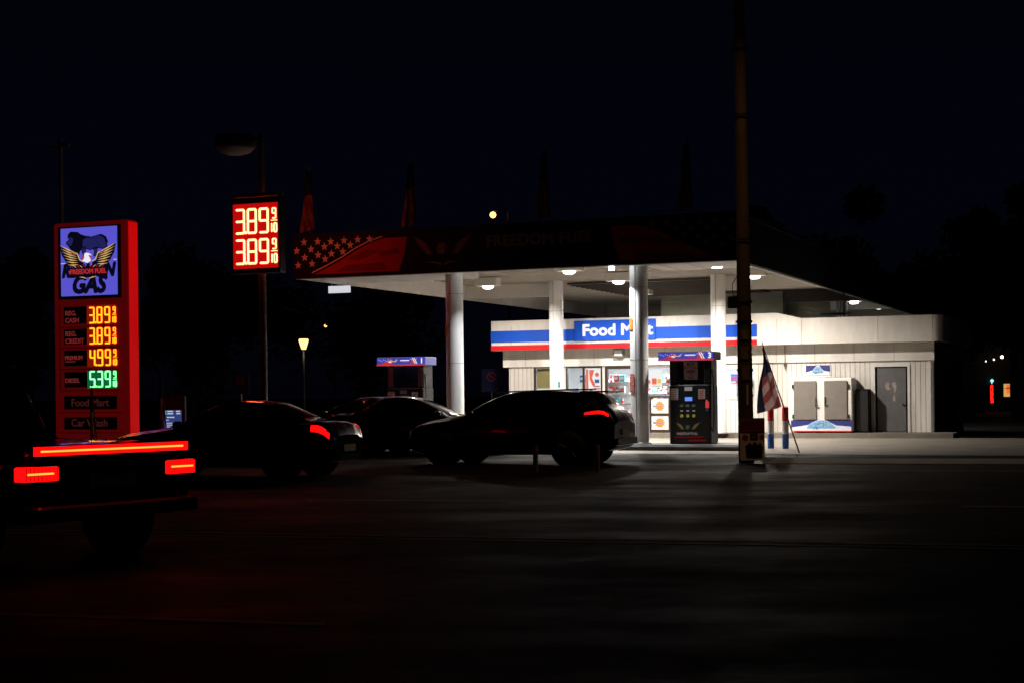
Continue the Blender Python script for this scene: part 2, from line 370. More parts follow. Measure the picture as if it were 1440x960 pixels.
for x0, x1 in ((A0+.2, -17.5), (-12.05, A1-.2)):
    m = MB(off); m.box(x0, x1, B0+.2, 40.3, 4.70, 5.17); m.box(x0+.45, x0+.47, B0+.22, 40.3, 4.697, 4.70, 1)
    m.box((x0+x1)/2, (x0+x1)/2+.02, B0+.22, 40.3, 4.697, 4.70, 1); m.build('soffit', ['white', 'seam'], can)
for x0, x1, y, mt in ((A0+.2, -18.6, 49.1, 'white'), (-12.75, A1-.2, 49.1, 'white'), (-12.6, A1-.2, 57.25, 'brown_and_shade'), (A0+.2, A1-.2, 64.0, 'white')):
    m = MB(off); m.box(x0, x1, y, y+.4, 4.72, 5.165); m.build('beam', mt, can)  # the brown beam has the shade of its unlit face painted in
m = MB(off); m.box(-12.6, -11.0, 57.75, 57.85, 3.3, 4.715); m.box(-17.3, -12.62, 57.25, 57.35, 3.3, 5.12)
for i in range(14): m.box(-12.6, -11.0, 57.70, 57.75, 3.35+i*.1, 3.39+i*.1)
for i in range(17): m.box(-17.3, -12.62, 57.20, 57.25, 3.35+i*.1, 3.39+i*.1)
m.build('screen', 'screen', can, 'ribbed greenish screen')
# flag graphics on the front fascia
y = B0-.002
m = MB(off)
stars = [(-21.66, 5.7), (-21.23, 5.7), (-20.82, 5.68), (-20.41, 5.69), (-19.99, 5.7), (-19.63, 5.7), (-21.89, 5.47), (-21.44, 5.5), (-21.02, 5.55), (-20.62, 5.55), (-20.22, 5.56), (-21.64, 5.28), (-21.22, 5.33), (-20.8, 5.35), (-20.45, 5.39), (-21.85, 5.07), (-21.41, 5.1), (-21.0, 5.21)]
for sx_, sz in stars: m.star(sx_, sz, .115, y-.004, 0)
for sx_, sz in stars: m.star(-31.45-sx_+.2, sz, .11, y-.004, 4)
sw = [(-21.35, 4.80), (-20.9, 4.98), (-20.45, 5.18), (-20.0, 5.42), (-19.62, 5.58), (-19.19, 5.70), (-18.5, 5.70), (-18.6, 5.2), (-18.75, 4.80)]
m.poly(sw, y, 1); m.poly([(-31.25-p, q) for p, q in sw], y, 1)
for sg in (lambda p: p, lambda p: -31.25-p):
    m.poly([(sg(-20.35), 5.17), (sg(-19.7), 5.42), (sg(-19.3), 5.36), (sg(-19.9), 5.14)], y-.004, 2)
    m.poly([(sg(-19.35), 5.34), (sg(-18.75), 5.42), (sg(-18.7), 5.27), (sg(-19.3), 5.2)], y-.004, 2)
    m.poly([(sg(-20.7), 4.84), (sg(-20.3), 5.02), (sg(-19.2), 5.05), (sg(-19.1), 4.84)], y-.004, 2)
for i in range(9):
    p, q = sw[i][0], sw[i][1]
    if i < 5: m.bar((p-.06, q+.05), (sw[i+1][0]-.06, sw[i+1][1]+.05), .03, y-.004, 0)
eagle(m, -17.46, 5.32, 1.8, .85, y, 4, 3, 4, 2)
m.build('flag_graphic', ['decalwhite', 'decalred', 'decalstripe', 'blackmatte', 'decalunlit'], can)
m = MB(off); text_mesh('FREEDOM FUEL', .40, m, -16.2, 5.34, y, 0, bold=.016, space=1.08, sx=1.02); m.build('lettering', 'decalunlit', can)

# lamps under the canopy
def area(name, loc, power, col, size, parent, spread=180):
    l = bpy.data.lights.new(name, 'AREA'); l.shape = 'DISK'; l.size = size; l.energy = power; l.color = col; l.spread = R(spread)
    o = bpy.data.objects.new(name, l); C.objects.link(o); o.parent = parent; o.location = loc; return o
def fixture(a, b, label, power=150, warm=True, ztop=5.17):
    t = T('canopy_light', label, 'canopy light', a, b, ztop, group='box lights under the canopy')
    m = MB(); m.bbox(-.38, .38, -.2, .2, -.27, 0, .02); m.build('housing', 'white', t)
    m = MB(); m.lathe([(0, -.36), (.10, -.355), (.16, -.33), (.18, -.275)], 0, 0, 16); m.build('lens', 'lenswarm' if warm else 'lens', t)
    area('lamp', (0, 0, -.42), power, (1, .90, .79) if warm else (1, .97, .92), .3, t, 132 if b < 43 else 166 if b < 50 else 180)
    return t
fixture(-19.66, 46.0, 'box light under the canopy left of the blue shop sign, above the lit pale column', 400)
fixture(-15.2, 41.4, 'box light under the canopy middle, nearer of the two between the front columns', 560)
fixture(-15.27, 46.0, 'brightest starry light under the canopy middle, beside the front right column', 600, False)
fixture(-11.0, 46.0, 'box light under the canopy just right of the wooden utility pole', 560)
fixture(-10.77, 61.5, 'bright light under the canopy rear, above the right roof of the shop', 420, False)
fixture(-10.6, 66.3, 'farthest small light under the canopy rear, at the right tip above the shop roof', 40, True)
fixture(-16.75, 53.0, 'box light over the shop roof hidden behind the tallest front column', 420)  # unseen lamp added to brighten the bay over the roof
fixture(-19.0, 66.0, 'small far light under the rear of the canopy, just right of the tallest front column', 60)
fixture(-17.6, 66.6, 'small far light under the rear of the canopy, between the two right columns', 60)
fixture(-19.4, 41.0, 'box light at the canopy left front, tucked behind the black fascia', 300)  # extra unseen lamp added at the left front of the canopy
for a_, z_, e_, lb in ((-12.83, 4.98, 90, 'small white strip light peeking below the fascia, left of the tallest front column'), (-10.6, 5.16, 200, 'strip light tucked behind the right part of the fascia'), (-16.0, 5.16, 70, 'strip light tucked behind the fascia middle'), (-18.6, 5.16, 60, 'strip light tucked behind the left part of the fascia')):  # all but the first are unseen lamps added to light the column fronts
    t = T('strip_and_fill_light', lb, 'strip light', a_, 38.1, z_, group='strip lights behind the front fascia')
    m = MB(); m.box(-.06, .06, -.05, .05, -.38, -.06); m.build('tube', 'lenswhite', t)
    m = MB(); m.box(-.07, .07, -.06, .06, -.06, .2 if z_ < 5 else 0); m.build('bracket', 'metal', t)
    area('lamp', (0, 0, -.40), e_, (.95, .97, 1), .12, t, 105)
t = T('recessed_light', 'small recessed light in the bright front soffit right of the tall bare column', 'recessed light', -10.45, 39.6, 4.70)
m = MB(); m.lathe([(0, -.03), (.12, -.025), (.15, 0)]); m.build('lens', 'lens', t)
m = MB(); m.lathe([(.15, -.012), (.19, -.012), (.19, 0)]); m.build('rim', 'metal', t)
area('lamp', (0, 0, -.06), 150, (1, .93, .84), .25, t, 115)

def column(a, b, z0, z1, label, r=.235):
    t = T('canopy_column', label, 'column', a, b, z0, group='round white columns carrying the canopy')
    m = MB(); h = z1-z0; prof = [(r, 0), (r, h)]
    m.lathe(prof, 0, 0, 28); m.build('shaft', 'column', t)
    m = MB()
    for ang in (-95, 35, 160):
        x, y_ = math.cos(R(ang))*r, math.sin(R(ang))*r; m.tube((x, y_, 0.02), (x, y_, h), .008, n=6)
    for zz in (.8*h, .43*h): m.lathe([(r+.002, zz), (r+.004, zz+.004), (r+.002, zz+.01)], 0, 0, 28)
    m.build('seam', 'seam', t)
    if z0 < .5:
        m = MB(); m.lathe([(r+.05, 0), (r+.05, .03), (r, .05)], 0, 0, 24); m.build('base_ring', 'grey', t)
    return t
column(-17.49, 38.6, .15, 5.17, 'white front column behind the dark cars, right of lit dispenser 1')
column(-12.27, 38.6, .15, 5.17, 'tallest white front column, left of dispenser 3, with a red notice')
column(-18.28, 48.5, .15, 5.17, 'white rear column in front of the left part of the shop')
column(-12.78, 48.5, .15, 5.17, 'white rear column beside the right shop window, left of the wooden pole')
column(-12.75, 58.0, 0, 5.17, 'shaded column rising behind the shop roof, right of the wooden pole', .22)
column(-10.9, 59.6, 0, 5.17, 'pale column rising behind the shop roof under the bright rear light', .2)

def curved_sign(name, label, cat, a, b, z, mats, ang0, ang1, h, r=.245, draw=None):
    t = T(name, label, cat, a, b, z); m = MB(); n = 8
    def P(k, zz, rr): an = R(ang0+(ang1-ang0)*k/n); return (rr*math.cos(an), rr*math.sin(an), zz)
    v = []; f = []
    for k in range(n+1): v += [P(k, 0, r), P(k, h, r), P(k, 0, r+.006), P(k, h, r+.006)]
    for k in range(n): f += [(4*k+2, 4*k+6, 4*k+7, 4*k+3), (4*k, 4*k+1, 4*k+5, 4*k+4), (4*k+1, 4*k+3, 4*k+7, 4*k+5), (4*k, 4*k+4, 4*k+6, 4*k+2)]
    m.add(v, f); m.build('sheet', mats[0], t)
    if len(mats) > 1:
        m = MB(); rows = 11
        for i in range(rows):
            zz = h*(i+.5)/rows; v = []; f = []
            k0, k1 = 1, n-1
            for k in range(k0, k1+1):
                if (i*7+k*3) % 5 == 0: continue
                p = [P(k, zz-.008, r+.008), P(k+.8, zz-.008, r+.008), P(k+.8, zz+.008, r+.008), P(k, zz+.008, r+.008)]
                q = len(v); v += p; f.append((q, q+1, q+2, q+3))
            m.add(v, f)
        m.build('lettering', mats[1], t)
    return t
curved_sign('column_notice', 'red lettered notice wrapped on the tallest front column', 'notice', -12.27, 38.6, 1.5, ['noticered', 'paper'], -160, -105, .46)
curved_sign('orange_placard', 'orange placard on the upper part of the front column beside the blue shop sign', 'placard', -12.27, 38.6, 3.08, ['orange'], -150, -115, .3)
curved_sign('orange_placard', 'orange placard on the upper part of the left front column behind the cars', 'placard', -17.49, 38.6, 3.07, ['orange'], -172, -125, .26)
curved_sign('round_sticker', 'small teal sticker on the rear left column above the dark car roof', 'sticker', -18.28, 48.5, 1.66, ['teal'], -62, -42, .2, .24)
t = T('hanging_sign', 'small blank white sign hanging below the left tip of the canopy', 'sign', -21.55, 39.6, 4.4)
m = MB(); m.box(-.35, .35, -.02, .02, 0, .2); m.build('panel', 'panelglow', t)  # glow painted in to show the light on its white face
m = MB(); m.tube((-.25, 0, .2), (-.25, 0, .3), .008, n=6); m.tube((.25, 0, .2), (.25, 0, .3), .008, n=6); m.build('hanger', 'metal', t)

# ------------------------------------------------------------ shop building
sa, sb = -13.4, 53.6; off = (sa, sb, 0)
shop = T('shop_building', 'low white convenience shop with blue and red striped fascia reading Food Mart', 'shop', sa, sb)
FB = 49.84
m = MB(off)
ops = [(-19.62, -18.85, 1.0, 2.38), (-18.45, -17.15, .95, 2.37), (-17.05, -15.85, .15, 2.36), (-15.72, -13.7, 1.22, 2.34), (-12.98, -11.9, 1.22, 2.29), (-8.1, -7.1, .15, 2.22)]
x = -20.54
for a0, a1, z0, z1 in ops:
    m.box(x, a0, FB, FB+.18, 0, 2.38)
    if z0 > .2: m.box(a0, a1, FB, FB+.18, 0, z0)
    m.box(a0, a1, FB, FB+.18, z1, 2.38) if z1 < 2.375 else None
    x = a1
m.box(x, -6.3, FB, FB+.18, 0, 2.38)
m.box(-20.74, -6.28, FB-.05, FB+.16, 2.38, 2.96)
a = -20.5                # vertical siding grooves
while a < -6.35:
    blocked = [o_ for o_ in ops if o_[0]-.07 < a < o_[1]+.07]
    if not blocked: m.box(a-.006, a+.006, FB-.004, FB+.01, .16, 2.375, 1)
    else:
        if blocked[0][2] > .3: m.box(a-.006, a+.006, FB-.004, FB+.01, .16, blocked[0][2]-.06, 1)
    a += .155
m.box(-20.74, -6.28, FB-.056, FB-.04, 2.372, 2.383, 1)
a = -19.9
while a < -6.4: m.box(a-.005, a+.005, FB-.054, FB-.04, 2.39, 2.95, 1); a += 1.24
m.build('front_wall', ['wallwhite', 'seam'], shop)
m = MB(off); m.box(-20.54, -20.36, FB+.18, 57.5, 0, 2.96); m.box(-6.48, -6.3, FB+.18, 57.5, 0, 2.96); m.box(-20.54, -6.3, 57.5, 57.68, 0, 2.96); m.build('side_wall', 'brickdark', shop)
m = MB(off); m.box(-20.6, -6.2, 49.5, 57.5, 3.0, 3.2); m.build('roof', 'grey', shop)
m = MB(off)
top = [(-20.94, 2.94), (-6.25, 2.94), (-6.25, 3.75), (-10.28, 3.75), (-11.07, 3.94), (-20.94, 3.94)]
m.prism_b(top, 49.24, 49.38)
m.box(-20.94, -6.25, 49.38, FB-.06, 2.95, 2.99)
n = 10; v = []           # rounded right corner
for k in range(n+1):
    an = R(-90+90*k/n); v += [(-6.25+.3*math.cos(an), 49.54+.3*math.sin(an), z_) for z_ in (2.94, 3.75)]
m.add(v, [(2*k, 2*k+2, 2*k+3, 2*k+1) for k in range(n)], 0, True)
m.box(-6.05, -5.95, 49.54, 57.5, 2.94, 3.75); m.box(-20.94, -20.8, 49.38, 57.5, 2.94, 3.94)
for a in (-20.2, -18.0, -14.6, -12.4, -11.07, -10.28, -7.9, -6.25): m.box(a-.005, a+.005, 49.235, 49.25, 2.95, 3.74, 1)
m.build('parapet', ['wallwhite', 'seam'], shop)
m = MB(off); m.box(-20.945, -11.71, 49.222, 49.238, 3.21, 3.60, 0); m.box(-20.945, -11.71, 49.222, 49.238, 2.945, 3.11, 1)
m.box(-20.955, -20.945, 49.24, 50.5, 3.21, 3.60, 0); m.box(-20.955, -20.945, 49.24, 50.5, 2.945, 3.11, 1)
m.build('stripe_band', ['blue', 'red'], shop)
fs = MB(off); fs.box(-17.89, -15.07, 49.17, 49.22, 3.205, 3.87); fso = fs.build('name_sign', 'blue', shop)
m = MB(off); text_mesh('Food Mart', .52, m, -17.62, 3.37, 49.166, 0, bold=.022, sx=1.10); m.build('lettering', 'litwhite', fso)

def win(a0, a1, z0, z1, mull=(), fm='darkframe', name='window', fr=.05):
    m = MB(off)
    m.box(a0, a0+fr, FB-.03, FB+.1, z0, z1); m.box(a1-fr, a1, FB-.03, FB+.1, z0, z1); m.box(a0+fr, a1-fr, FB-.03, FB+.1, z1-fr, z1)
    if z0 > .2: m.box(a0+fr, a1-fr, FB-.03, FB+.1, z0, z0+fr)
    for q in mull: m.box(q-.03, q+.03, FB-.02, FB+.09, z0+fr, z1-fr)
    o = m.build(name, fm, shop)
    g = MB(off); g.box(a0+fr, a1-fr, FB+.03, FB+.038, z0+(fr if z0 > .2 else 0), z1-fr); g.build('pane', 'glass', o)
    return o
win(-19.62, -18.85, 1.0, 2.38)
win(-18.45, -17.15, .95, 2.37, (-17.82,))
d = win(-17.05, -15.85, .16, 2.36, (), name='glass_door', fr=.09)
m = MB(off); m.box(-16.96, -15.94, FB-.04, FB-.02, 1.05, 1.11); m.build('push_bar', 'metal', d)
win(-15.72, -13.7, 1.22, 2.34, (-14.7,), 'grey')
win(-12.98, -11.9, 1.22, 2.29, (), 'white')
m = MB(off); m.box(-8.04, -7.16, FB+.03, FB+.08, .17, 2.16); dd = m.build('service_door', 'doorgrey', shop)
m = MB(off)
def blob(pts, y=FB+.028):
    m.poly(pts, y, 0, .003)
blob([(-7.78, 1.68), (-7.70, 1.72), (-7.66, 1.66), (-7.69, 1.60), (-7.66, 1.54), (-7.62, 1.50), (-7.68, 1.47), (-7.76, 1.50), (-7.79, 1.58)])
blob([(-7.60, 1.66), (-7.52, 1.73), (-7.46, 1.70), (-7.44, 1.55), (-7.47, 1.42), (-7.51, 1.36), (-7.53, 1.50), (-7.56, 1.58)])
blob([(-7.55, 1.28), (-7.50, 1.32), (-7.48, 1.18), (-7.50, 1.10), (-7.56, 1.14)])
m.build('scraped_paint', 'scrape', dd)
m = MB(off); m.tube((-7.24, FB-.03, 1.02), (-7.24, FB+.03, 1.02), .035); m.build('door_knob', 'chrome', dd)
m = MB(off); m.box(-8.18, -8.1, FB-.03, FB+.05, .15, 2.28); m.box(-7.1, -7.02, FB-.03, FB+.05, .15, 2.28); m.box(-8.1, -7.1, FB-.03, FB+.05, 2.2, 2.28); m.build('door_frame', 'white', shop)
# room behind the windows
m = MB(off); m.box(-20.3, -10.9, 55.5, 55.6, .15, 2.75); m.box(-20.36, -20.3, FB+.18, 55.5, .15, 2.75); m.box(-11.0, -10.9, FB+.18, 55.5, .15, 2.75); m.box(-20.3, -11.0, FB+.18, 55.5, 2.72, 2.8); m.build('room_wall', 'interiorwhite', shop)
m = MB(off); m.box(-20.3, -11.0, FB+.18, 55.5, .1, .155); m.build('room_floor', 'floortile', shop)
for k, a in enumerate((-17.6, -15.4, -13.0)):
    t = T('ceiling_panel_light', ['ceiling light panel inside the shop behind the double window', 'ceiling light panel inside the shop behind the glass door', 'ceiling light panel inside the shop behind the right window'][k], 'ceiling light', a, 52.2, 2.72, group='light panels inside the shop')
    m = MB(); m.box(-.7, .7, -.3, .3, -.05, -.01); m.build('diffuser', 'ceilpanel', t)
    m = MB(); m.box(-.74, -.7, -.34, .34, -.06, 0); m.box(.7, .74, -.34, .34, -.06, 0); m.build('frame', 'white', t)
    area('lamp', (0, 0, -.08), 190, (.95, .98, 1), .9, t)
# shade behind the small left window
m = MB(); m.box(-.34, .34, -.012, .012, 0, 1.3, 0); m.box(-.34, .34, -.018, -.012, .5, .62, 1)  # glowing strip paints the bright band of light on the blind
t = place(m.build('roller_shade', ['brass', 'litwhite']), -19.23, FB+.14, 1.02); tag(t, 'brass coloured blind in the narrow window left of the rear left column', 'blind')

# shelves with goods
def shelf(a, b, w, label, h=1.7, rows=5):
    t = T('shelf_unit', label, 'shelf', a, b, .155, group='shelves inside the shop')
    m = MB()
    for k in range(rows): m.box(-w/2, w/2, -.2, .2, .1+k*(h-.1)/(rows-1)-.03, .1+k*(h-.1)/(rows-1))
    m.build('board', 'white', t)
    m = MB(); m.box(-w/2, w/2, .2, .23, 0, h+.1); m.build('back_panel', 'interiorwhite', t)
    return t
protos = {}
def product(kind, col):
    k = (kind, col)
    if k in protos: return protos[k].copy()
    m = MB()
    if kind == 'box': m.bbox(-.09, .09, -.06, .06, 0, .24, .008); m.rect(-.06, .06, .08, .17, -.0615, 1, .002)
    else: m.lathe([(0, 0), (.04, 0), (.045, .02), (.045, .15), (.018, .21), (.018, .25), (0, .25)], 0, 0, 10); m.lathe([(.0465, .05), (.0465, .13)], 0, 0, 10, 1)
    o = m.build({'box': 'goods_box', 'bottle': 'drink_bottle'}[kind], [col, 'pw' if col != 'pw' else 'pr']); C.objects.unlink(o)
    protos[k] = o; return o
CN = dict(pr='red', pb='blue', py='yellow', pg='green', pw='white', pp='purple', po='orange', pt='teal')
def stock(a, b, w, rows, where, cols, h=1.7, nrow=5, z0=.155):
    for r_ in rows:
        z = z0+.1+r_*(h-.1)/(nrow-1); n = int(w/.21); x0 = a-w/2+.11
        for i in range(n):
            col = cols[(i*3+r_*5+random.randint(0, 1)) % len(cols)]; kind = 'box' if (i+r_) % 3 else 'bottle'
            o = product(kind, col)
            if o.name not in C.objects: C.objects.link(o)
            place(o, x0+i*.21, b-.1, z+.001, random.uniform(-.15, .15))
            lv = ['bottom', 'lower', 'middle', 'upper', 'top'][min(r_, 4)]
            kn = {'box': 'goods box', 'bottle': 'drink bottle'}[kind]
            tag(o, '%s %s on the %s shelf behind the %s' % (CN[col], kn, lv, where), kn, '%s %s on the %s shelf behind the %s' % (CN[col], kn, lv, where))
shelf(-17.8, 52.0, 1.9, 'stocked white shelf behind the double window'); stock(-17.8, 52.0, 1.8, (2, 3, 4), 'double window', ['pr', 'pw', 'pb', 'pr', 'py', 'pt'])
shelf(-16.2, 53.6, 1.6, 'stocked white shelf behind the glass door'); stock(-16.2, 53.6, 1.5, (0, 1, 2, 3, 4), 'glass door', ['pw', 'pt', 'pb', 'py', 'pw', 'po', 'pp'])
shelf(-14.5, 51.3, 1.8, 'stocked white shelf behind the window beside dispenser 3', 1.55); stock(-14.5, 51.3, 1.7, (3, 4), 'window beside dispenser 3', ['pp', 'pb', 'pt', 'pw', 'po', 'pg'], 1.55)
shelf(-12.4, 51.0, 1.0, 'stocked white shelf behind the right window', 1.6); stock(-12.4, 51.0, .9, (3, 4), 'right window', ['pg', 'pk', 'pg', 'pw'][0:1]+['pg', 'pw', 'pr'], 1.6)
# posters in the windows
t = T('window_poster', 'tall red and white poster in the right pane of the double window', 'poster', -17.48, FB+.06, 1.35)
m = MB(); m.rect(-.28, .28, 0, .95, 0, 0, .004); m.build('sheet', 'litwhite', t)
m = MB(); m.rect(-.27, -.19, .05, .92, -.005, 0, .002); m.poly([(-.16, .9), (.02, .9), (-.06, .62), (.06, .40), (-.02, .34), (-.14, .56)], -.005, 0, .002); m.disc(.12, .74, .07, -.005, 0, .002)
for k in range(4): m.rect(.0, .24-.03*(k % 2), .08+.08*k, .13+.08*k, -.005, 0, .002)
m.build('print', 'litred', t)
m = MB(); m.rect(.04, .2, .46, .58, -.006, 0, .002); m.rect(-.16, -.04, .12, .26, -.006, 0, .002); m.build('picture', 'pb', t)
t = T('window_poster', 'white poster with red and yellow marks in the window left of dispenser 3', 'poster', -15.35, FB+.06, 1.62)
m = MB(); m.rect(-.27, .27, 0, .62, 0, 0, .004); m.build('sheet', 'litwhite', t)
m = MB(); m.rect(-.08, .08, .12, .32, -.005, 0, .002); m.disc(-.2, .2, .07, -.005, 0, .002); m.build('print', 'litred', t)
m = MB(); m.disc(.17, .22, .08, -.005, 0, .002); m.rect(-.05, .2, .04, .08, -.005, 0, .002); m.build('print', 'lityellow', t)
t = T('window_sticker', 'small flag sticker on the window right of the rear column', 'sticker', -12.6, FB+.02, 1.72)
m = MB(); m.rect(-.14, .12, .08, .32, 0, 0, .002); m.build('field', 'pb', t)
m = MB()
for k in range(3): m.rect(-.14, .12, .02+.1*k, .05+.1*k, -.003, 0, .002)
m.build('stripe', 'pr', t)
# wall light under the parapet
t = T('wall_floodlight', 'square grey floodlight on the shop wall under the name sign', 'floodlight', -16.5, FB-.05, 2.66)
m = MB(); m.bbox(-.17, .17, -.22, -.02, 0, .27, .02); m.build('housing', 'grey', t)
m = MB(); m.box(-.13, .13, -.225, -.218, .05, .22); m.build('lens', 'pw', t)
t = T('wall_conduit', 'thin rusty conduit stub on the shop wall between the flag and the ice chest', 'conduit', -10.93, FB-.055, 2.0)
m = MB(); m.tube((0, -.03, .3), (0, -.03, .93), .012, n=6); m.tube((0, -.03, .3), (.02, -.01, .12), .008, n=6); m.build('pipe', 'brown_and_shade', t)
m = MB(); m.box(-.04, .04, -.06, .0, .26, .36); m.build('junction_box', 'brown_and_shade', t)
t = T('downpipe', 'pale downpipe at the right end of the shop front wall', 'downpipe', -6.42, FB-.06, .16)
m = MB(); m.box(-.04, .04, -.05, .0, 0, 2.2); m.box(-.06, .06, -.055, .003, 1.1, 1.14); m.box(-.06, .06, -.055, .003, 2.0, 2.04); m.build('pipe', 'white', t)
# advertising rack right of the door
t = T('starburst_rack', 'brown rack with two white starburst panels beside dispenser 3', 'rack', -15.0, 49.35, .15)
m = MB(); m.box(-.36, -.3, -.02, .3, 0, 1.2); m.box(.3, .36, -.02, .3, 0, 1.2); m.box(-.3, .3, -.02, .3, 1.14, 1.2); m.box(-.3, .3, -.02, .3, .56, .62); m.box(-.3, .3, -.02, .3, 0, .08); m.build('frame', 'darkframe', t)
for z in (.1, .64):
    m = MB(); m.box(-.29, .29, 0, .02, z, z+.46); p = m.build('panel', 'paper', t)
    m = MB(); m.poly([(.0+(.2 if i % 2 == 0 else .12)*math.cos(i*math.pi/12), z+.23+(.2 if i % 2 == 0 else .12)*math.sin(i*math.pi/12)) for i in range(24)], 0, 0, .004); m.build('starburst', 'orange', p)
    m = MB(); m.rect(-.24, .12, z+.20, z+.26, -.005, 0, .003); m.build('banner', 'grey', p)
# ice chest and cabinet
ice = T('ice_chest', 'white outdoor ice chest with two grey doors and an iceberg base', 'ice chest', -9.635, 49.4, .15)
m = MB(); m.bbox(-.965, .965, -.4, .4, .05, 1.72, .03); m.box(-.9, -.8, -.3, .3, 0, .05); m.box(.8, .9, -.3, .3, 0, .05); m.build('cabinet', 'white', ice)
for s in (-1, 1):
    m = MB(); x0, x1 = (-.86, -.14) if s < 0 else (.10, .82)
    m.bbox(x0, x1, -.45, -.402, .42, 1.63, .015); dr = m.build('door', 'chestgrey', ice)
    m = MB(); xi = -.17 if s < 0 else .13; m.box(xi-.02, xi+.02, -.49, -.45, .86, 1.12); m.box(xi-.02, xi+.09, -.475, -.45, .84, .88); m.build('handle', 'chrome', dr)
    m = MB(); xo = -.88 if s < 0 else .84
    m.box(xo-.03, xo+.03, -.46, -.40, 1.40, 1.52); m.box(xo-.03, xo+.03, -.46, -.40, .46, .58); m.build('hinge', 'black', dr)
m = MB(); m.box(-.955, .955, -.412, -.402, .06, .40); pn = m.build('base_panel', 'navy', ice)
def berg(mb, w, h, y):
    mb.poly([(-w, 0), (w, 0), (w, h*.34), (w*.7, h*.42), (w*.5, h*.45), (w*.3, h*.7), (w*.15, h*.95), (0, h), (-w*.12, h*.94), (-w*.3, h*.72), (-w*.45, h*.5), (-w*.7, h*.40), (-w, h*.3)], y, 0, .003)
    mb.poly([(-w*.5, h*.2), (w*.5, h*.2), (w*.42, h*.45), (w*.2, h*.82), (0, h*.93), (-w*.2, h*.8), (-w*.42, h*.5)], y-.004, 1, .003)
    rr = random.Random(3)
    for k in range(46):
        cx, cz, q = rr.uniform(-.40, .40)*w, rr.uniform(.20, .82)*h, h*rr.uniform(.05, .11); cx *= 1.15-cz/h
        mb.poly([(cx-q*.5, cz-q), (cx+q*.6, cz-q*.6), (cx+q*.2, cz+q)], y-.008, rr.choice((0, 2)), .003)
m = MB((0, 0, -.07)); berg(m, .93, .36, -.414); m.build('iceberg_print', ['icewhite', 'iceblue', 'icedark'], pn)
m = MB(); m.box(-.955, .955, -.416, -.40, .045, .075); m.build('trim', 'red', ice)
t = T('ice_sign', 'small blue iceberg sign standing on top of the white ice chest', 'sign', -9.76, 49.2, 1.87)
m = MB(); m.box(-.40, .40, -.04, .1, .06, .42, 0); m.box(-.40, .40, -.04, .1, .03, .06, 0); m.build('box', 'white', t)
m = MB(); m.box(-.38, .38, -.046, -.041, .08, .40); m.build('face', 'navy', t)
m = MB((0, 0, -.09)); berg(m, .37, .30, -.047); m.build('iceberg_print', ['icewhite', 'iceblue', 'icedark'], t)
m = MB(); m.tube((-.3, 0, 0), (-.3, 0, .05), .01, n=6); m.tube((.3, 0, 0), (.3, 0, .05), .01, n=6); m.build('leg', 'metal', t)
t = T('utility_cabinet', 'dark metal cabinet between the ice chest and the grey service door', 'cabinet', -8.42, 49.55, .15)
m = MB(); m.bbox(-.2, .2, -.25, .28, 0, 1.36, .02); m.build('cabinet', 'blackmatte', t)
m = MB(); m.box(-.18, .18, -.262, -.25, .05, 1.3); m.build('door', 'black', t)
t = T('roof_antenna', 'thin black mast with a flat dish on the shop roof right of the pole', 'antenna', -9.44, 52.0, 3.2)
m = MB(); m.tube((0, 0, 0), (0, 0, 1.5), .025, n=8); m.tube((0, 0, .1), (-.25, 0, 1.3), .012, n=6); m.build('mast', 'black', t)
m = MB(); m.lathe([(0, .72), (.3, .76), (.62, .80), (.3, .74), (0, .70)], -.35, 0, 16); m.build('dish', 'black', t)

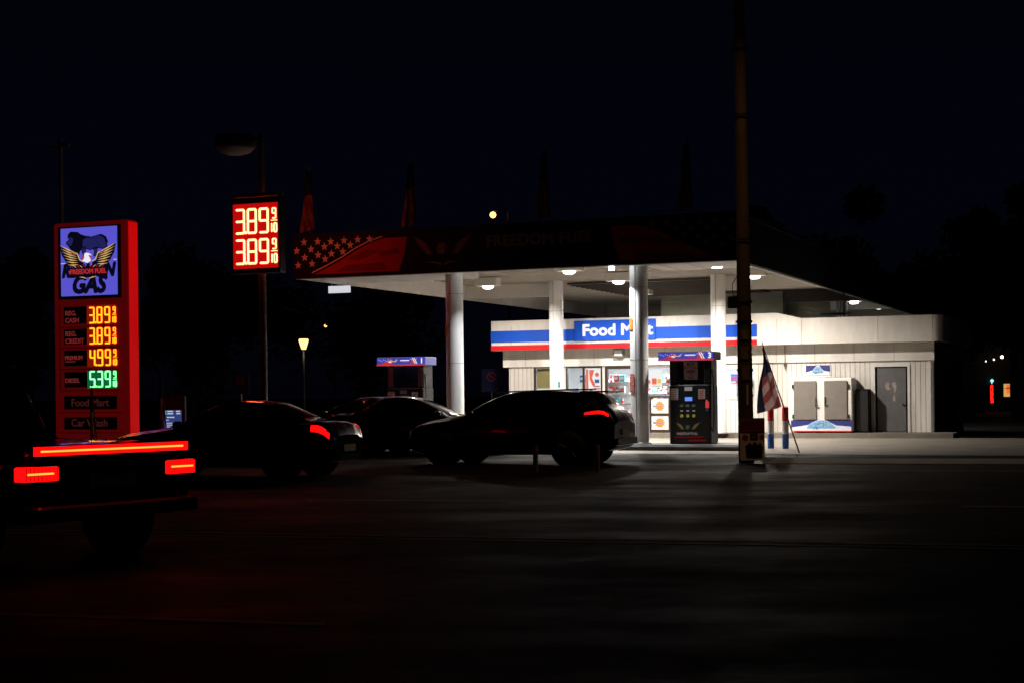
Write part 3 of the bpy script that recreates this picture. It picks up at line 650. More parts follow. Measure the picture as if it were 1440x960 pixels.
# ------------------------------------------------------------ fuel dispensers
def dispenser(num, a, b, label, lit):
    t = T('fuel_dispenser', label, 'fuel dispenser', a, b, .15, group='fuel dispensers under the canopy')
    m = MB(); m.bbox(-.55, .55, -.35, .35, 0, 1.52, .03); cab = m.build('cabinet', 'black', t)
    m = MB(); m.poly([(-.50, 1.50), (.46, 1.50), (.30, 1.60), (.05, 1.64), (-.22, 1.63), (-.40, 1.56)], .1, 0, .2); m.build('arched_top', 'black', t)
    for x0, x1 in ((-.55, -.34), (.36, .55)):
        m = MB(); m.bbox(x0, x1, -.3, .3, 1.50, 2.14, .02); m.box(x0+.03, x1-.03, -.312, -.3, 1.55, 2.1, 1); m.build('post', ['darkframe' if not lit else 'black', 'metal' if lit else 'black'], t)
    m = MB(); m.box(-.34, .36, .22, .26, 1.60, 2.14); m.build('back_screen', 'grey' if not lit else 'black', t)
    hb, hs, hw_, hr = ('pumpblue', 'navy', 'pumpwhite', 'pumpred') if not lit else ('pumpblue', 'pumppale', 'pumpwhite', 'pumpred')
    m = MB(); m.bbox(-.84, .64, -.36, .36, 2.14, 2.36, .015); hd = m.build('header', 'darkframe' if not lit else 'pumppale', t)
    m = MB(); m.box(-.83, .63, -.368, -.362, 2.17, 2.35, 0); m.box(-.84, .64, -.372, -.362, 2.13, 2.17, 1); m.build('face', [hb, hr], hd)
    m = MB(); y = -.369
    m.poly([(-.72, 2.18), (-.55, 2.25), (-.46, 2.30), (-.40, 2.29), (-.36, 2.18)], y, 1, .002)
    m.poly([(-.50, 2.24), (-.44, 2.26), (-.38, 2.24), (-.40, 2.21)], y-.003, 0, .002)
    m.rect(-.12, .16, 2.26, 2.285, y, 0, .002); m.rect(-.05, .14, 2.22, 2.235, y, 1, .002)
    m.poly([(.18, 2.18), (.24, 2.28), (.30, 2.30), (.36, 2.18)], y, 1, .002)
    for k in range(7): m.star(-.78+.05*k, 2.30-.02*(k % 3), .014, y, 0); m.star(.20+.03*k, 2.31-.02*(k % 2), .012, y-.003, 0)
    for s, c in ((-.02, 0), (.01, 1), (.035, 0)):
        m.poly([(.26+s, 2.34), (.285+s, 2.34), (.37+s, 2.18), (.345+s, 2.18)], y-.003, c, .002)
    for s in (-1, 1):
        for k in range(4): m.bar((-.31, 2.24), (-.31+s*(.11-.012*k), 2.31-.022*k), .012, y-.004, 2, .002)
    m.build('graphic', [hw_, hr, 'panelgold'], hd)
    m = MB(); text_mesh(num, .19, m, .535, 2.195, y-.004, 0, bold=.008, align='CENTER', extrude=.002); m.build('number', hw_, hd)
    # controls
    m = MB(); m.box(-.14, .06, -.362, -.352, 1.36, 1.46); m.build('display', 'grey' if lit else 'pw', cab)
    m = MB(); m.box(-.13, .06, -.362, -.352, 1.10, 1.20); m.build('screen', 'pumpscreen', cab)
    for x0, x1, z0, z1 in ((-.51, -.31, 1.13, 1.42), (.22, .40, 1.15, 1.40)):
        m = MB(); m.rect(x0, x1, z0, z1, -.351, 0, .004)
        for k in range(5): m.rect(x0+.03, x1-.03-.02*(k % 2), z1-.06-.05*k, z1-.04-.05*k, -.356, 1, .002)
        m.build('notice', ['paper', 'noticered'], cab)
    for k, x_ in enumerate((-.22, -.06, .10)):
        m = MB(); m.tube((x_, -.352, .72), (x_, -.37, .72), .042, n=12); m.build('grade_button', 'yellow', cab)
        m = MB(); m.box(x_-.035, x_+.035, -.36, -.352, .83, .865); m.build('price_tag', 'pw', cab)
        m = MB(); m.box(x_-.05, x_+.04, -.36, -.352, .95, 1.01); m.build('grade_label', 'grey', cab)
    m = MB(); m.box(.42, .50, -.40, -.352, .92, 1.08, 0); m.box(.43, .49, -.40, -.352, .84, .92, 1); m.tube((.46, -.39, 1.05), (.46, -.44, 1.12), .02, n=8, mi=0); nz = m.build('nozzle', ['pumpred', 'pb'], cab)
    m = MB(); pts = [(.56, -.2, 1.9), (.60, -.25, 1.3), (.60, -.25, .6), (.58, -.28, .3), (.53, -.38, .5), (.49, -.38, .85)]
    for p, q in zip(pts, pts[1:]): m.tube(p, q, .014, n=6)
    m.build('hose', 'black', cab)
    m = MB(); eagle(m, -.06, .42, .66, .30, -.352, 0, 1, 2, 2); m.build('emblem', ['decalgold', 'black', 'grey'], cab)
    m = MB(); text_mesh('FREEDOM FUEL', .082, m, -.08, .235, -.353, 0, bold=.003, align='CENTER', extrude=.002); m.build('lettering', 'decalwhite', cab)
    m = MB(); m.rect(-.42, .34, .165, .19, -.352, 0); m.rect(-.05, .42, .07, .11, -.352, 0); m.build('stripe', 'red', cab)
    return t
dispenser('3', -10.98, 39.12, 'black fuel dispenser numbered 3 beside the tallest front column', False)
d1 = dispenser('1', -18.99, 38.9, 'lit fuel dispenser numbered 1 seen above the dark car roofs', True)
t = T('paper_notice', 'white notice reading BUY BITCOIN HERE between the posts of dispenser 3', 'notice', -10.98, 38.95, 1.79)
m = MB(); m.box(-.20, .16, -.006, 0, 0, .46); m.build('sheet', 'paper', t)
m = MB(); text_mesh('BUY', .11, m, -.02, .36, -.008, 0, bold=.003, align='CENTER', extrude=.001); text_mesh('HERE', .10, m, -.02, .18, -.008, 0, bold=.003, align='CENTER', extrude=.001); m.build('lettering', 'black', t)
m = MB(); text_mesh('BITCOIN', .085, m, -.02, .275, -.008, 0, bold=.002, align='CENTER', extrude=.001); m.disc(-.02, .09, .065, -.007, 0, .002, r2=.05); m.rect(-.03, -.01, .06, .12, -.007, 0, .002); m.build('red_print', 'noticered', t)

# ------------------------------------------------------------ price pylon
px0, px1, pb0, pb1 = -25.99, -23.72, 32.55, 33.3; cx = (px0+px1)/2; w = (px1-px0)/2
py = T('price_pylon', 'red illuminated pylon with lion and eagle panel above four fuel prices', 'pylon sign', cx, pb0+.37, 0); F = -.375
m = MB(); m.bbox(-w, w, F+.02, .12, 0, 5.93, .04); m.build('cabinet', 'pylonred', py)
m = MB(); m.box(w, w+.012, F+.07, .07, .05, 5.88); m.build('side_spill', 'pylonside_spill', py)  # thin sheet carrying the painted red spill
m = MB(); X0, X1 = -.96, .955
m.box(X0, X1, F-.01, F+.02, 3.98, 5.82); top_p = m.build('top_panel', 'black', py)
m = MB(); m.box(-.86, .86, F-.03, F-.01, 4.06, 5.78); face = m.build('lit_face', 'panelblue', top_p)
def UV(u, v): return (-.86+(u-165)/515*1.72, 5.78-(v-150)/650*1.72)
m = MB(); yy = F-.031
lion = {
 'body': [(300, 205), (345, 222), (400, 240), (450, 246), (505, 232), (545, 238), (572, 262), (590, 310), (592, 345), (560, 362), (505, 350), (440, 366), (395, 350), (360, 345), (330, 330)],
 'fl': [(352, 330), (396, 340), (398, 395), (402, 425), (376, 432), (368, 390)], 'fr': [(318, 330), (350, 345), (342, 400), (326, 415), (312, 380)],
 'hl': [(470, 350), (508, 345), (500, 392), (492, 425), (470, 428), (478, 390)], 'hr': [(545, 335), (592, 320), (606, 352), (590, 372), (566, 362)],
 'face': [(220, 300), (224, 280), (240, 266), (248, 244), (268, 234), (286, 250), (284, 288), (268, 318), (246, 326)]}
for k in ('body', 'fl', 'fr', 'hl', 'hr'): m.poly([UV(*p) for p in lion[k]], yy, 0, .003); yy -= .0005
for k in ('body', 'fl', 'hl'):
    q = lion[k]
    for p_, q_ in zip(q, q[1:]+q[:1]): m.bar(UV(*p_), UV(*q_), .022, yy-.003, 1, .002)
m.poly([UV(*p) for p in [(232, 250), (236, 208), (262, 182), (328, 190), (352, 212), (400, 232), (440, 236), (372, 268), (372, 320), (356, 366), (334, 392), (304, 408), (276, 392), (256, 352), (240, 326), (262, 318), (284, 290), (280, 252), (262, 236)]], yy-.006, 1, .003)
m.poly([UV(*p) for p in lion['face']], yy-.007, 0, .003)
for p_, q_ in zip(lion['face'], lion['face'][1:]+lion['face'][:1]): m.bar(UV(*p_), UV(*q_), .016, yy-.010, 1, .002)
m.bar(UV(250, 264), UV(264, 260), .016, yy-.012, 1, .002); m.bar(UV(222, 290), UV(232, 284), .022, yy-.012, 1, .002); m.bar(UV(232, 312), UV(258, 300), .014, yy-.012, 1, .002)
m.poly([UV(*p) for p in [(505, 222), (548, 222), (585, 246), (604, 292), (596, 318), (580, 300), (572, 262), (545, 238)]], yy-.006, 1, .003)
m.bar(UV(430, 250), UV(520, 262), .01, yy-.006, 1, .002); m.bar(UV(505, 290), UV(520, 340), .014, yy-.006, 1, .002)
m.build('lion_emblem', ['panelmid', 'panelblack'], face)
m = MB(); text_mesh('REDLION', .46, m, -.82, UV(0, 618)[1], yy-.008, 0, bold=.030, shear=.25, sx=.83); text_mesh('GAS', .60, m, -.53, UV(0, 770)[1], yy-.008, 0, bold=.034, shear=.25, sx=.92); m.build('lettering', 'panelblack', face)
m = MB(); ye = yy-.018
def wing(s):
    C0 = 420
    def U(u, v): return UV(C0+s*(u-C0), v)
    m.poly([U(372, 478), (U(345, 470)), U(325, 400), U(285, 385), U(200, 330), U(163, 312), U(178, 400), U(215, 470), U(262, 520), U(330, 545), U(400, 540)], ye, 1, .003)
    for k in range(7):
        t_ = k/6; tip = U(160+75*t_**1.1, 310+190*t_); bs = U(318+20*t_, 392+110*t_)
        d_ = Vector((tip[0]-bs[0], tip[1]-bs[1])).normalized(); n_ = Vector((-d_.y, d_.x))*.017
        mid = ((tip[0]+bs[0])/2, (tip[1]+bs[1])/2-.012)
        m.poly([bs, (mid[0]-n_.x, mid[1]-n_.y), tip, (mid[0]+n_.x, mid[1]+n_.y)], ye-.004-.0004*k, 0, .003)
    for p_, q_ in (((285, 382), (325, 398)), ((325, 398), (345, 455)), ((345, 455), (375, 476))): m.bar(U(*p_), U(*q_), .024, ye-.009, 0, .003)
    m.bar(U(262, 400), U(300, 388), .03, ye-.010, 3, .003)
    for k in range(5): m.bar(U(265+28*k, 505+8*(k % 2)), U(285+28*k, 530), .014, ye-.009, 0 if k % 2 else 3, .003)
    m.poly([U(340, 622), U(375, 622), U(400, 632), U(408, 642), U(385, 634)], ye-.009, 0, .003)
wing(-1); wing(1)
m.poly([UV(*p) for p in [(250, 528), (590, 510), (580, 605), (430, 620), (255, 612)]], ye-.006, 1, .003)
m.poly([UV(*p) for p in [(372, 470), (380, 410), (405, 392), (435, 398), (458, 420), (440, 440), (452, 470), (420, 492)]], ye-.011, 2, .003)
m.poly([UV(*p) for p in [(432, 416), (456, 422), (462, 442), (436, 434)]], ye-.014, 3, .003)
m.poly([UV(*p) for p in [(368, 458), (378, 412), (392, 400), (390, 440), (380, 462)]], ye-.014, 3, .003)
m.build('eagle_emblem', ['panelgold', 'panelblack', 'panelwhite', 'panelred'], face)
m = MB(); text_mesh('FREEDOM FUEL', .165, m, -.55, UV(0, 592)[1], ye-.012, 0, bold=.008, sx=.98, extrude=.002); m.build('ribbon_text', 'panelred', face)
m = MB(); m.rect(-.86, -.72, UV(0, 488)[1], UV(0, 484)[1], F-.031, 0, .002); m.rect(.76, .86, UV(0, 470)[1], UV(0, 466)[1], F-.031, 0, .002); m.build('panel_joint', 'panelwhite', face)
rows = [(3.30, 3.82, '3.89', 'ledamber', ['REG.', 'CASH']), (2.78, 3.26, '3.89', 'ledamber', ['REG.', 'CREDIT']), (2.24, 2.72, '4.99', 'ledamber', ['PREMIUM', 'UNLEADED']), (1.70, 2.18, '5.39', 'ledgreen', ['DIESEL'])]
m2 = None
for z0, z1, s, lm, words in rows:
    m = MB(); m.box(-.94, .94, F-.005, F+.02, z0-.02, z1+.04, 0); m.box(-.94, .94, F-.008, F+.02, z0-.035, z0-.02, 1); m.box(-.94, -.925, F-.008, F+.02, z0-.02, z1+.04, 1)
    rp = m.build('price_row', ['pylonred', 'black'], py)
    m = MB(); m.box(-.80, -.10, F-.009, F-.003, z0+.06, z1-.03); m.build('label_window', 'black', rp)
    m = MB()
    if len(words) == 2 and words[0] != 'PREMIUM':
        text_mesh(words[0], .17, m, -.76, z0+.27, F-.010, 0, bold=.004); text_mesh(words[1], .17, m, -.76, z0+.09, F-.010, 0, bold=.004)
    elif len(words) == 2: text_mesh(words[0], .145, m, -.78, z0+.22, F-.010, 0, bold=.004, sx=.92); text_mesh(words[1], .06, m, -.76, z0+.15, F-.010, 0)
    else: text_mesh(words[0], .155, m, -.78, z0+.18, F-.010, 0, bold=.003)
    m.build('lettering', 'lighttext', rp)
    m = MB(); m.box(-.09, .80, F-.009, F-.003, z0+.03, z1-.01); m.build('digit_window', 'digithalo' if lm == 'ledamber' else 'digithalogreen', rp)  # backing glows to paint the halo around the digits
    m = MB(); price(m, s, .0 if s[0] != '4' else .01, z0+.07, .38, F-.011, 0, .034, w=.135, gap=.10); m.build('digits', lm, rp)
for z0, z1, s in ((1.13, 1.60, 'Food Mart'), (.62, 1.06, 'Car Wash')):
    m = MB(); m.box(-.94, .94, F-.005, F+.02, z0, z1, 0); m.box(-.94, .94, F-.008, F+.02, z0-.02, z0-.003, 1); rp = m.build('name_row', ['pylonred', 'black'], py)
    m = MB(); m.box(-.82, .80, F-.009, F-.003, z0+.07, z1-.06); m.build('window_strip', 'black', rp)
    m = MB(); text_mesh(s, .27, m, -.60, z0+.15, F-.010, 0, bold=.004); m.build('lettering', 'nametext', rp)

# ------------------------------------------------------------ LED board on lamp post
lp = T('lamp_post', 'tall unlit lamp post with a drum shaped head above the red price board', 'lamp post', -21.3, 35.0, 0)
m = MB(); m.tube((0, 0, 0), (0, 0, 8.25), .11, .085, n=16); m.build('pole', 'polemetal', lp)
m = MB(); m.bbox(-.18, .18, -.18, .18, 0, .05, .02); m.build('base_plate', 'polemetal', lp)
m = MB(); m.tube((0, 0, 8.1), (-.25, 0, 8.1), .05, n=8); m.build('arm', 'polemetal', lp)
m = MB(); m.lathe([(0, .20), (.50, .18), (.53, .12), (.53, -.13), (.50, -.16)], -.78, 0, 24, cz=8.07); hd = m.build('lamp_head', 'polemetal', lp)
m = MB(); m.lathe([(.49, -.15), (.40, -.24), (.22, -.30), (0, -.32)], -.78, 0, 24, cz=8.07); m.build('lens', 'grey', hd)
bd = T('led_price_board', 'glowing red two line LED price board clamped to the lamp post', 'price board', -21.22, 34.7, 4.62)
m = MB(); m.bbox(-.72, .72, -.14, .14, 0, 2.0, .02); m.build('housing', 'black', bd)
m = MB(); m.box(-.66, .66, -.155, -.14, .12, 1.78); m.build('face', 'ledhalo', bd)  # glow painted in for the halo around the digits
m = MB(); m.box(-.66, .66, .14, .155, .12, 1.78); m.build('back_face', 'ledhalo', bd)
m = MB(); m.box(-.69, .69, -.22, .16, 1.94, 2.03); m.build('hood', 'grey', bd)
m = MB(); m.tube((0, .14, .4), (0, .28, .4), .06, n=8); m.tube((0, .14, 1.6), (0, .28, 1.6), .06, n=8); m.build('clamp', 'polemetal', bd)
for z in (1.03, .25):
    m = MB(); price(m, '3.89', -.56, z, .60, -.157, 0, .052, w=.235, gap=.115); m.build('digits', 'ledred', bd)
    m = MB(); price(m, '3.89', -.56, z, .60, -.157, 0, .052, w=.235, gap=.115); o = m.build('digits', 'ledred', bd); o.rotation_euler = (0, 0, math.pi)

# ------------------------------------------------------------ cars
def lerp_stations(st, n=44):
    xs = [s[0] for s in st]; out = []
    for i in range(n+1):
        x = xs[0]+(xs[-1]-xs[0])*i/n
        for k in range(len(xs)-1):
            if xs[k] <= x <= xs[k+1]+1e-9: break
        t = (x-xs[k])/(xs[k+1]-xs[k]); p0 = st[max(k-1, 0)]; p1 = st[k]; p2 = st[k+1]; p3 = st[min(k+2, len(st)-1)]
        row = [x]
        for j in range(1, 6):
            d = xs[k+1]-xs[k]
            m1 = (p2[j]-p0[j])/(p2[0]-p0[0])*d; m2 = (p3[j]-p1[j])/(p3[0]-p1[0])*d
            h = (2*t**3-3*t**2+1)*p1[j]+(t**3-2*t**2+t)*m1+(-2*t**3+3*t**2)*p2[j]+(t**3-t**2)*m2
            row.append(h*.6+.4*(p1[j]+(p2[j]-p1[j])*t))
        out.append(row)
    return out
def section(row, t):      # t from 0 (bottom centre) to 7 (top centre)
    x, zb, zs, zr, hw, hr = row
    P = [(0, zb), (hw*.82, zb), (hw*.97, zb+.13), (hw, zb+(zs-zb)*.6), (hw*.955, zs), (hr, zr-.07), (hr*.72, zr-.015), (0, zr)]
    k = min(int(t), 6); f = t-k; p0 = P[max(k-1, 0)]; p1 = P[k]; p2 = P[k+1]; p3 = P[min(k+2, 7)]
    if k in (0, 4): return tuple(p1[j]+(p2[j]-p1[j])*f for j in (0, 1))
    return tuple(.5*((2*p1[j])+(-p0[j]+p2[j])*f+(2*p0[j]-5*p1[j]+4*p2[j]-p3[j])*f*f+(-p0[j]+3*p1[j]-3*p2[j]+p3[j])*f**3)*.5+.5*(p1[j]+(p2[j]-p1[j])*f) for j in (0, 1))
def at_x(rows, x):
    for a_, b_ in zip(rows, rows[1:]):
        if a_[0] <= x <= b_[0]+1e-9:
            t = (x-a_[0])/(b_[0]-a_[0]); return [p+(q-p)*t for p, q in zip(a_, b_)]
    return rows[-1]
def patch(mb, rows, x0, x1, t0, t1, side=1, nx=8, nt=5, push=.008, mi=0, t0b=None, t1b=None):
    v = []; f = []
    for i in range(nx+1):
        u = i/nx; x = x0+(x1-x0)*u; r = at_x(rows, x)
        ta = t0+((t0b if t0b is not None else t0)-t0)*u; tb = t1+((t1b if t1b is not None else t1)-t1)*u
        for j in range(nt+1):
            y, z = section(r, ta+(tb-ta)*j/nt)
            c = Vector((0, y, z-(r[1]+r[3])/2)).normalized()*push
            v.append((x, side*(y+c.y), z+c.z))
    for i in range(nx):
        for j in range(nt): q = i*(nt+1)+j; f.append((q, q+1, q+nt+2, q+nt+1))
    mb.add(v, f, mi, True)
def car(name, label, cat, st, paint, wheels, glass, a, b, rot=0, th=TR, z=0, tail=None, group=None, wr=.34, spoiler=None, mirror=None, handles=(), tails=True):
    t = T(name, label, cat, a, b, z, rot, group, th); rows = lerp_stations(st)
    ts = [0, .5, 1, 1.25, 1.5, 1.75, 2, 2.33, 2.66, 3, 3.33, 3.66, 4, 4.33, 4.66, 5, 5.25, 5.5, 5.75, 6, 6.25, 6.5, 6.75, 7]
    m = MB(); v = []; n = len(ts)*2-2
    for r in rows:
        half = [section(r, q) for q in ts]
        v += [(r[0], y, zz) for y, zz in half]+[(r[0], -y, zz) for y, zz in reversed(half[1:-1])]
    f = []
    for i in range(len(rows)-1):
        for j in range(n): f.append((i*n+j, i*n+(j+1) % n, (i+1)*n+(j+1) % n, (i+1)*n+j))
    m.add(v, f, 0, True); m.add(v[:n], [tuple(range(n))]); m.add(v[-n:], [tuple(range(n-1, -1, -1))])
    body = m.build('body', paint, t)
    for x0, x1 in glass['side']:
        for s in (-1, 1):
            m = MB(); patch(m, rows, x0, x1, 4.1, 4.9, s); m.build('side_window', 'carglass', t)
    for nm, (x0, x1) in (('windscreen', glass['front']), ('rear_window', glass['rear'])):
        if x0 is None: continue
        m = MB()
        for s in (-1, 1): patch(m, rows, x0, x1, 5.15, 7, s)
        m.build(nm, 'carglass', t)
    for wx in wheels:
        for s in (-1, 1):
            hw = at_x(rows, wx)[4]; y1 = s*(hw+.005); y0 = s*(hw-.22)
            m = MB(); m.tube((wx, y0, wr+.02), (wx, s*(hw+.002), wr+.02), wr+.05, n=24); m.build('wheel_arch', 'blackmatte', t)
            m = MB()
            pr = [(wr*.62, y0), (wr*.94, y0), (wr, y0+(y1-y0)*.15), (wr, y0+(y1-y0)*.85), (wr*.94, y1), (wr*.66, y1)]
            vv = [];
            for rr, yy_ in pr: vv += [(wx+rr*math.cos(2*math.pi*i/24), yy_+s*.008, wr+rr*math.sin(2*math.pi*i/24)) for i in range(24)]
            m.add(vv, [(k*24+i, k*24+(i+1) % 24, (k+1)*24+(i+1) % 24, (k+1)*24+i) for k in range(5) for i in range(24)], 0, True)
            wh = m.build('wheel', 'tyre', t)
            m = MB(); m.tube((wx, y0+s*.06, wr), (wx, y1-s*.02, wr), wr*.16, n=10)
            for k in range(5):
                an = 2*math.pi*k/5+.3; m.tube((wx, y1-s*.03, wr), (wx+wr*.64*math.cos(an), y1-s*.01, wr+wr*.64*math.sin(an)), .035, .03, n=6)
            vv = []
            for rr, yy_ in ((wr*.62, y1-s*.06), (wr*.66, y1+s*.006), (wr*.60, y1+s*.002)): vv += [(wx+rr*math.cos(2*math.pi*i/24), yy_, wr+rr*math.sin(2*math.pi*i/24)) for i in range(24)]
            m.add(vv, [(k*24+i, k*24+(i+1) % 24, (k+1)*24+(i+1) % 24, (k+1)*24+i) for k in range(2) for i in range(24)], 0, True)
            m.build('rim', 'rim', wh)
    if tail:
        x0, x1, t0, t1, mt = tail
        for s in (-1, 1):
            m = MB(); patch(m, rows, x0, x1, t0, t1, s, push=.012, nx=5, nt=3, t0b=t0-.1, t1b=t1+.1); m.build('tail_lamp', mt if s < 0 else mt, t)
    if mirror:
        for s in (-1, 1):
            m = MB(); r = at_x(rows, mirror); y = s*(r[4]+.10); m.bbox(mirror-.09, mirror+.05, min(y-.09, y+.09), max(y-.09, y+.09), r[2]+.02, r[2]+.16, .03)
            m.build('wing_mirror', paint, t)
    for hx in handles:
        for s in (-1, 1):
            r = at_x(rows, hx); y, zz = section(r, 3.55); m = MB(); m.tube((hx-.09, s*(y+.02), zz), (hx+.09, s*(y+.02), zz), .014, n=6); m.build('door_handle', 'chrome', t)
    # sill trim and window chrome line
    return t, rows, body
# station row: x, zb, zs(shoulder), zr(top), hw, hr   (front at -x)
SUV = [(-2.32, .38, .60, .66, .60, .50), (-2.25, .30, .72, .80, .80, .66), (-1.9, .24, .84, .92, .90, .74), (-1.35, .22, .92, 1.02, .92, .76), (-.98, .22, .96, 1.10, .92, .72), (-.55, .22, .98, 1.34, .92, .66), (-.12, .22, 1.0, 1.50, .92, .63), (.35, .22, 1.01, 1.56, .92, .62), (.9, .22, 1.03, 1.56, .92, .61), (1.5, .22, 1.07, 1.52, .92, .60), (1.82, .25, 1.10, 1.46, .91, .58), (1.98, .28, 1.12, 1.34, .90, .58), (2.14, .32, 1.10, 1.16, .87, .66), (2.25, .36, 1.0, 1.08, .84, .66), (2.30, .40, .84, .92, .76, .60)]
t, rows, body = car('parked_crossover', 'black crossover with lit red rear lamp parked in front of the tallest column', 'car', SUV, 'carblack', (-1.42, 1.38), dict(side=[(-.62, .18), (.24, 1.0), (1.06, 1.62)], front=(-1.12, -.28), rear=(1.72, 2.05)),
    0, 0, 0, tail=(1.70, 2.20, 3.86, 3.99, 'taillamp'), mirror=-.72, handles=(.0, .85), wr=.36)
t.location = W(-12.42, 30.75); t.rotation_euler = (0, 0, -R(20.5))
m = MB(); m.bbox(1.5, 2.12, -.57, .57, 1.49, 1.53, .015); m.build('spoiler', 'carblack', t)
m = MB()
for s in (-1, 1): m.tube((-.3, s*.62, 1.52), (1.5, s*.6, 1.565), .015, n=6)
m.build('roof_rail', 'chrome', t)
m = MB(); m.box(2.31, 2.325, -.26, .26, .62, .74); m.build('number_plate', 'plate', t)
m = MB(); m.box(2.2, 2.36, -.7, .7, .42, .56); m.build('rear_bumper', 'black', t)
m = MB()
for s in (-1, 1):
    pts = [(-1.05, 4.0), (-.85, 5.0), (-.6, 5.0), (-.3, 5.0), (0, 5.0), (.5, 5.0), (1.0, 5.0), (1.5, 5.0)]
    P3 = []
    for x_, tt in pts: y_, z_ = section(at_x(rows, x_), tt); P3.append((x_, s*(y_+.008), z_+.005))
    for p, q in zip(P3, P3[1:]): m.tube(p, q, .008, n=5)
m.build('window_trim', 'chrome', t)

SEDAN = [(-2.30, .36, .52, .58, .62, .5), (-2.22, .28, .64, .72, .80, .66), (-1.8, .22, .76, .84, .88, .72), (-1.2, .2, .84, .92, .90, .74), (-.85, .2, .88, 1.0, .90, .70), (-.4, .2, .90, 1.22, .90, .64), (.0, .2, .92, 1.37, .90, .60), (.4, .2, .93, 1.42, .90, .59), (.85, .2, .94, 1.39, .90, .59), (1.3, .2, .96, 1.22, .90, .62), (1.68, .22, .97, 1.06, .89, .70), (2.1, .28, .96, 1.02, .86, .70), (2.26, .34, .84, .92, .78, .64), (2.32, .4, .7, .78, .68, .55)]
t, rows, body = car('stopped_sedan', 'dark sedan waiting on the road below the red LED price board', 'car', SEDAN, 'cardark', (-1.4, 1.36), dict(side=[(-.5, .3), (.36, 1.15)], front=(-1.02, -.25), rear=(1.0, 1.55)),
    0, 0, 0, tail=(1.95, 2.26, 3.55, 3.95, 'taillamp'), mirror=-.6, handles=(.1, .9), wr=.33)
t.location = (-5.2, 29.2, 0); t.rotation_euler = (0, 0, -R(17))
m = MB(); m.box(2.325, 2.34, -.26, .26, .48, .60); m.build('number_plate', 'plate', t)
m = MB(); m.tube((-1.95, -.875, .62), (-1.75, -.905, .62), .022, n=8); m.build('side_marker', 'tailorange', t)

t, rows, body = car('waiting_sedan', 'black sedan between lit dispenser 1 and the crossover, roof glinting', 'car', SEDAN, 'carblack', (-1.4, 1.36), dict(side=[(-.5, .3), (.36, 1.15)], front=(-1.02, -.25), rear=(1.0, 1.55)),
    0, 0, 0, tail=None, mirror=-.6, wr=.33)
t.location = W(-16.9, 35.2); t.rotation_euler = (0, 0, -TH+math.pi+.25); t.scale = (1, 1, 1.03)
t2 = dup(t, 'black sedan farthest left under the canopy, beside lit dispenser 1'); t2.location = W(-19.3, 36.6); t2.name = 'waiting_sedan'; t2.rotation_euler = (0, 0, -TH+.1)
t3 = dup(t, 'black sedan behind the crossover in front of the dark gap left of the shop'); t3.location = W(-16.7, 42.5); t3.name = 'waiting_sedan'; t3.rotation_euler = (0, 0, -TH-.3)

# pickup at the left edge, its long lamps standing in for red light streaks
PK = [(-2.9, .5, .85, .92, .7, .6), (-2.8, .42, .98, 1.06, .9, .76), (-2.3, .38, 1.08, 1.16, .95, .82), (-1.6, .36, 1.12, 1.2, .96, .82), (-1.3, .36, 1.12, 1.3, .96, .76), (-.9, .36, 1.12, 1.62, .96, .70), (-.5, .36, 1.12, 1.74, .96, .69), (.3, .36, 1.12, 1.76, .96, .69), (.55, .36, 1.10, 1.70, .96, .70), (.66, .38, 1.06, 1.2, .96, .84), (.8, .38, 1.03, 1.06, .96, .90), (1.6, .38, 1.02, 1.05, .96, .91), (2.6, .38, 1.01, 1.04, .96, .91), (2.68, .40, 1.00, 1.03, .94, .90)]
t, rows, body = car('pickup_truck', 'dark pickup with long red rear lamps at the left edge of the photo', 'pickup', PK, 'carblack', (-1.9, 1.75), dict(side=[(-.95, -.3), (-.22, .42)], front=(-1.4, -.8), rear=(None, None)),
    0, 0, 0, tail=None, mirror=-.95, wr=.38)
t.location = (-5.78, 15.6, 0); t.rotation_euler = (0, 0, -R(36)); t.scale = (1, 1, 1.06)
m = MB(); m.bbox(2.69, 2.735, -.84, .84, .55, 1.02, .012); tg = m.build('tailgate', 'carblack', t)
m = MB(); m.box(2.735, 2.755, -.86, .86, .945, 1.02); lb = m.build('streak_bar', 'taillamp', tg)  # bar added to carry the red of the light streaks
m = MB(); m.box(2.755, 2.758, -.80, .80, .975, .99); m.build('bright_core', 'tailcore', lb)
for s in (-1, 1):
    m = MB(); m.bbox(2.60, 2.745, min(s*.60, s*.965), max(s*.60, s*.965), .74, .86, .01); tl = m.build('tail_lamp', 'taillamp', t)
    m = MB()
    for k in range(9): yk = s*(.62+k*.04); m.box(2.745, 2.7475, yk-.003, yk+.003, .745, .855)
    m.build('lens_rib', 'decalstripe', tl)
    m = MB(); m.box(2.745, 2.748, min(s*.66, s*.93), max(s*.66, s*.93), .795, .81); m.build('bright_core', 'tailcore', tl)
m = MB(); m.bbox(2.68, 2.86, -.9, .9, .42, .54, .02); m.build('rear_bumper', 'rim', t)
m = MB(); m.box(2.735, 2.75, -.12, .12, .84, .89); m.build('handle', 'rim', tg)
m = MB(); m.box(2.735, 2.742, -.70, .70, .60, .615); m.box(2.735, 2.742, -.70, .70, .91, .92); m.build('crease', 'rim', tg)
m = MB(); m.box(2.736, 2.745, -.25, .25, .66, .78); m.build('number_plate', 'plate', tg)
m = MB(); m.tube((2.0, -.965, .86), (2.35, -.965, .86), .02, n=6); m.build('side_marker', 'taildim', t)

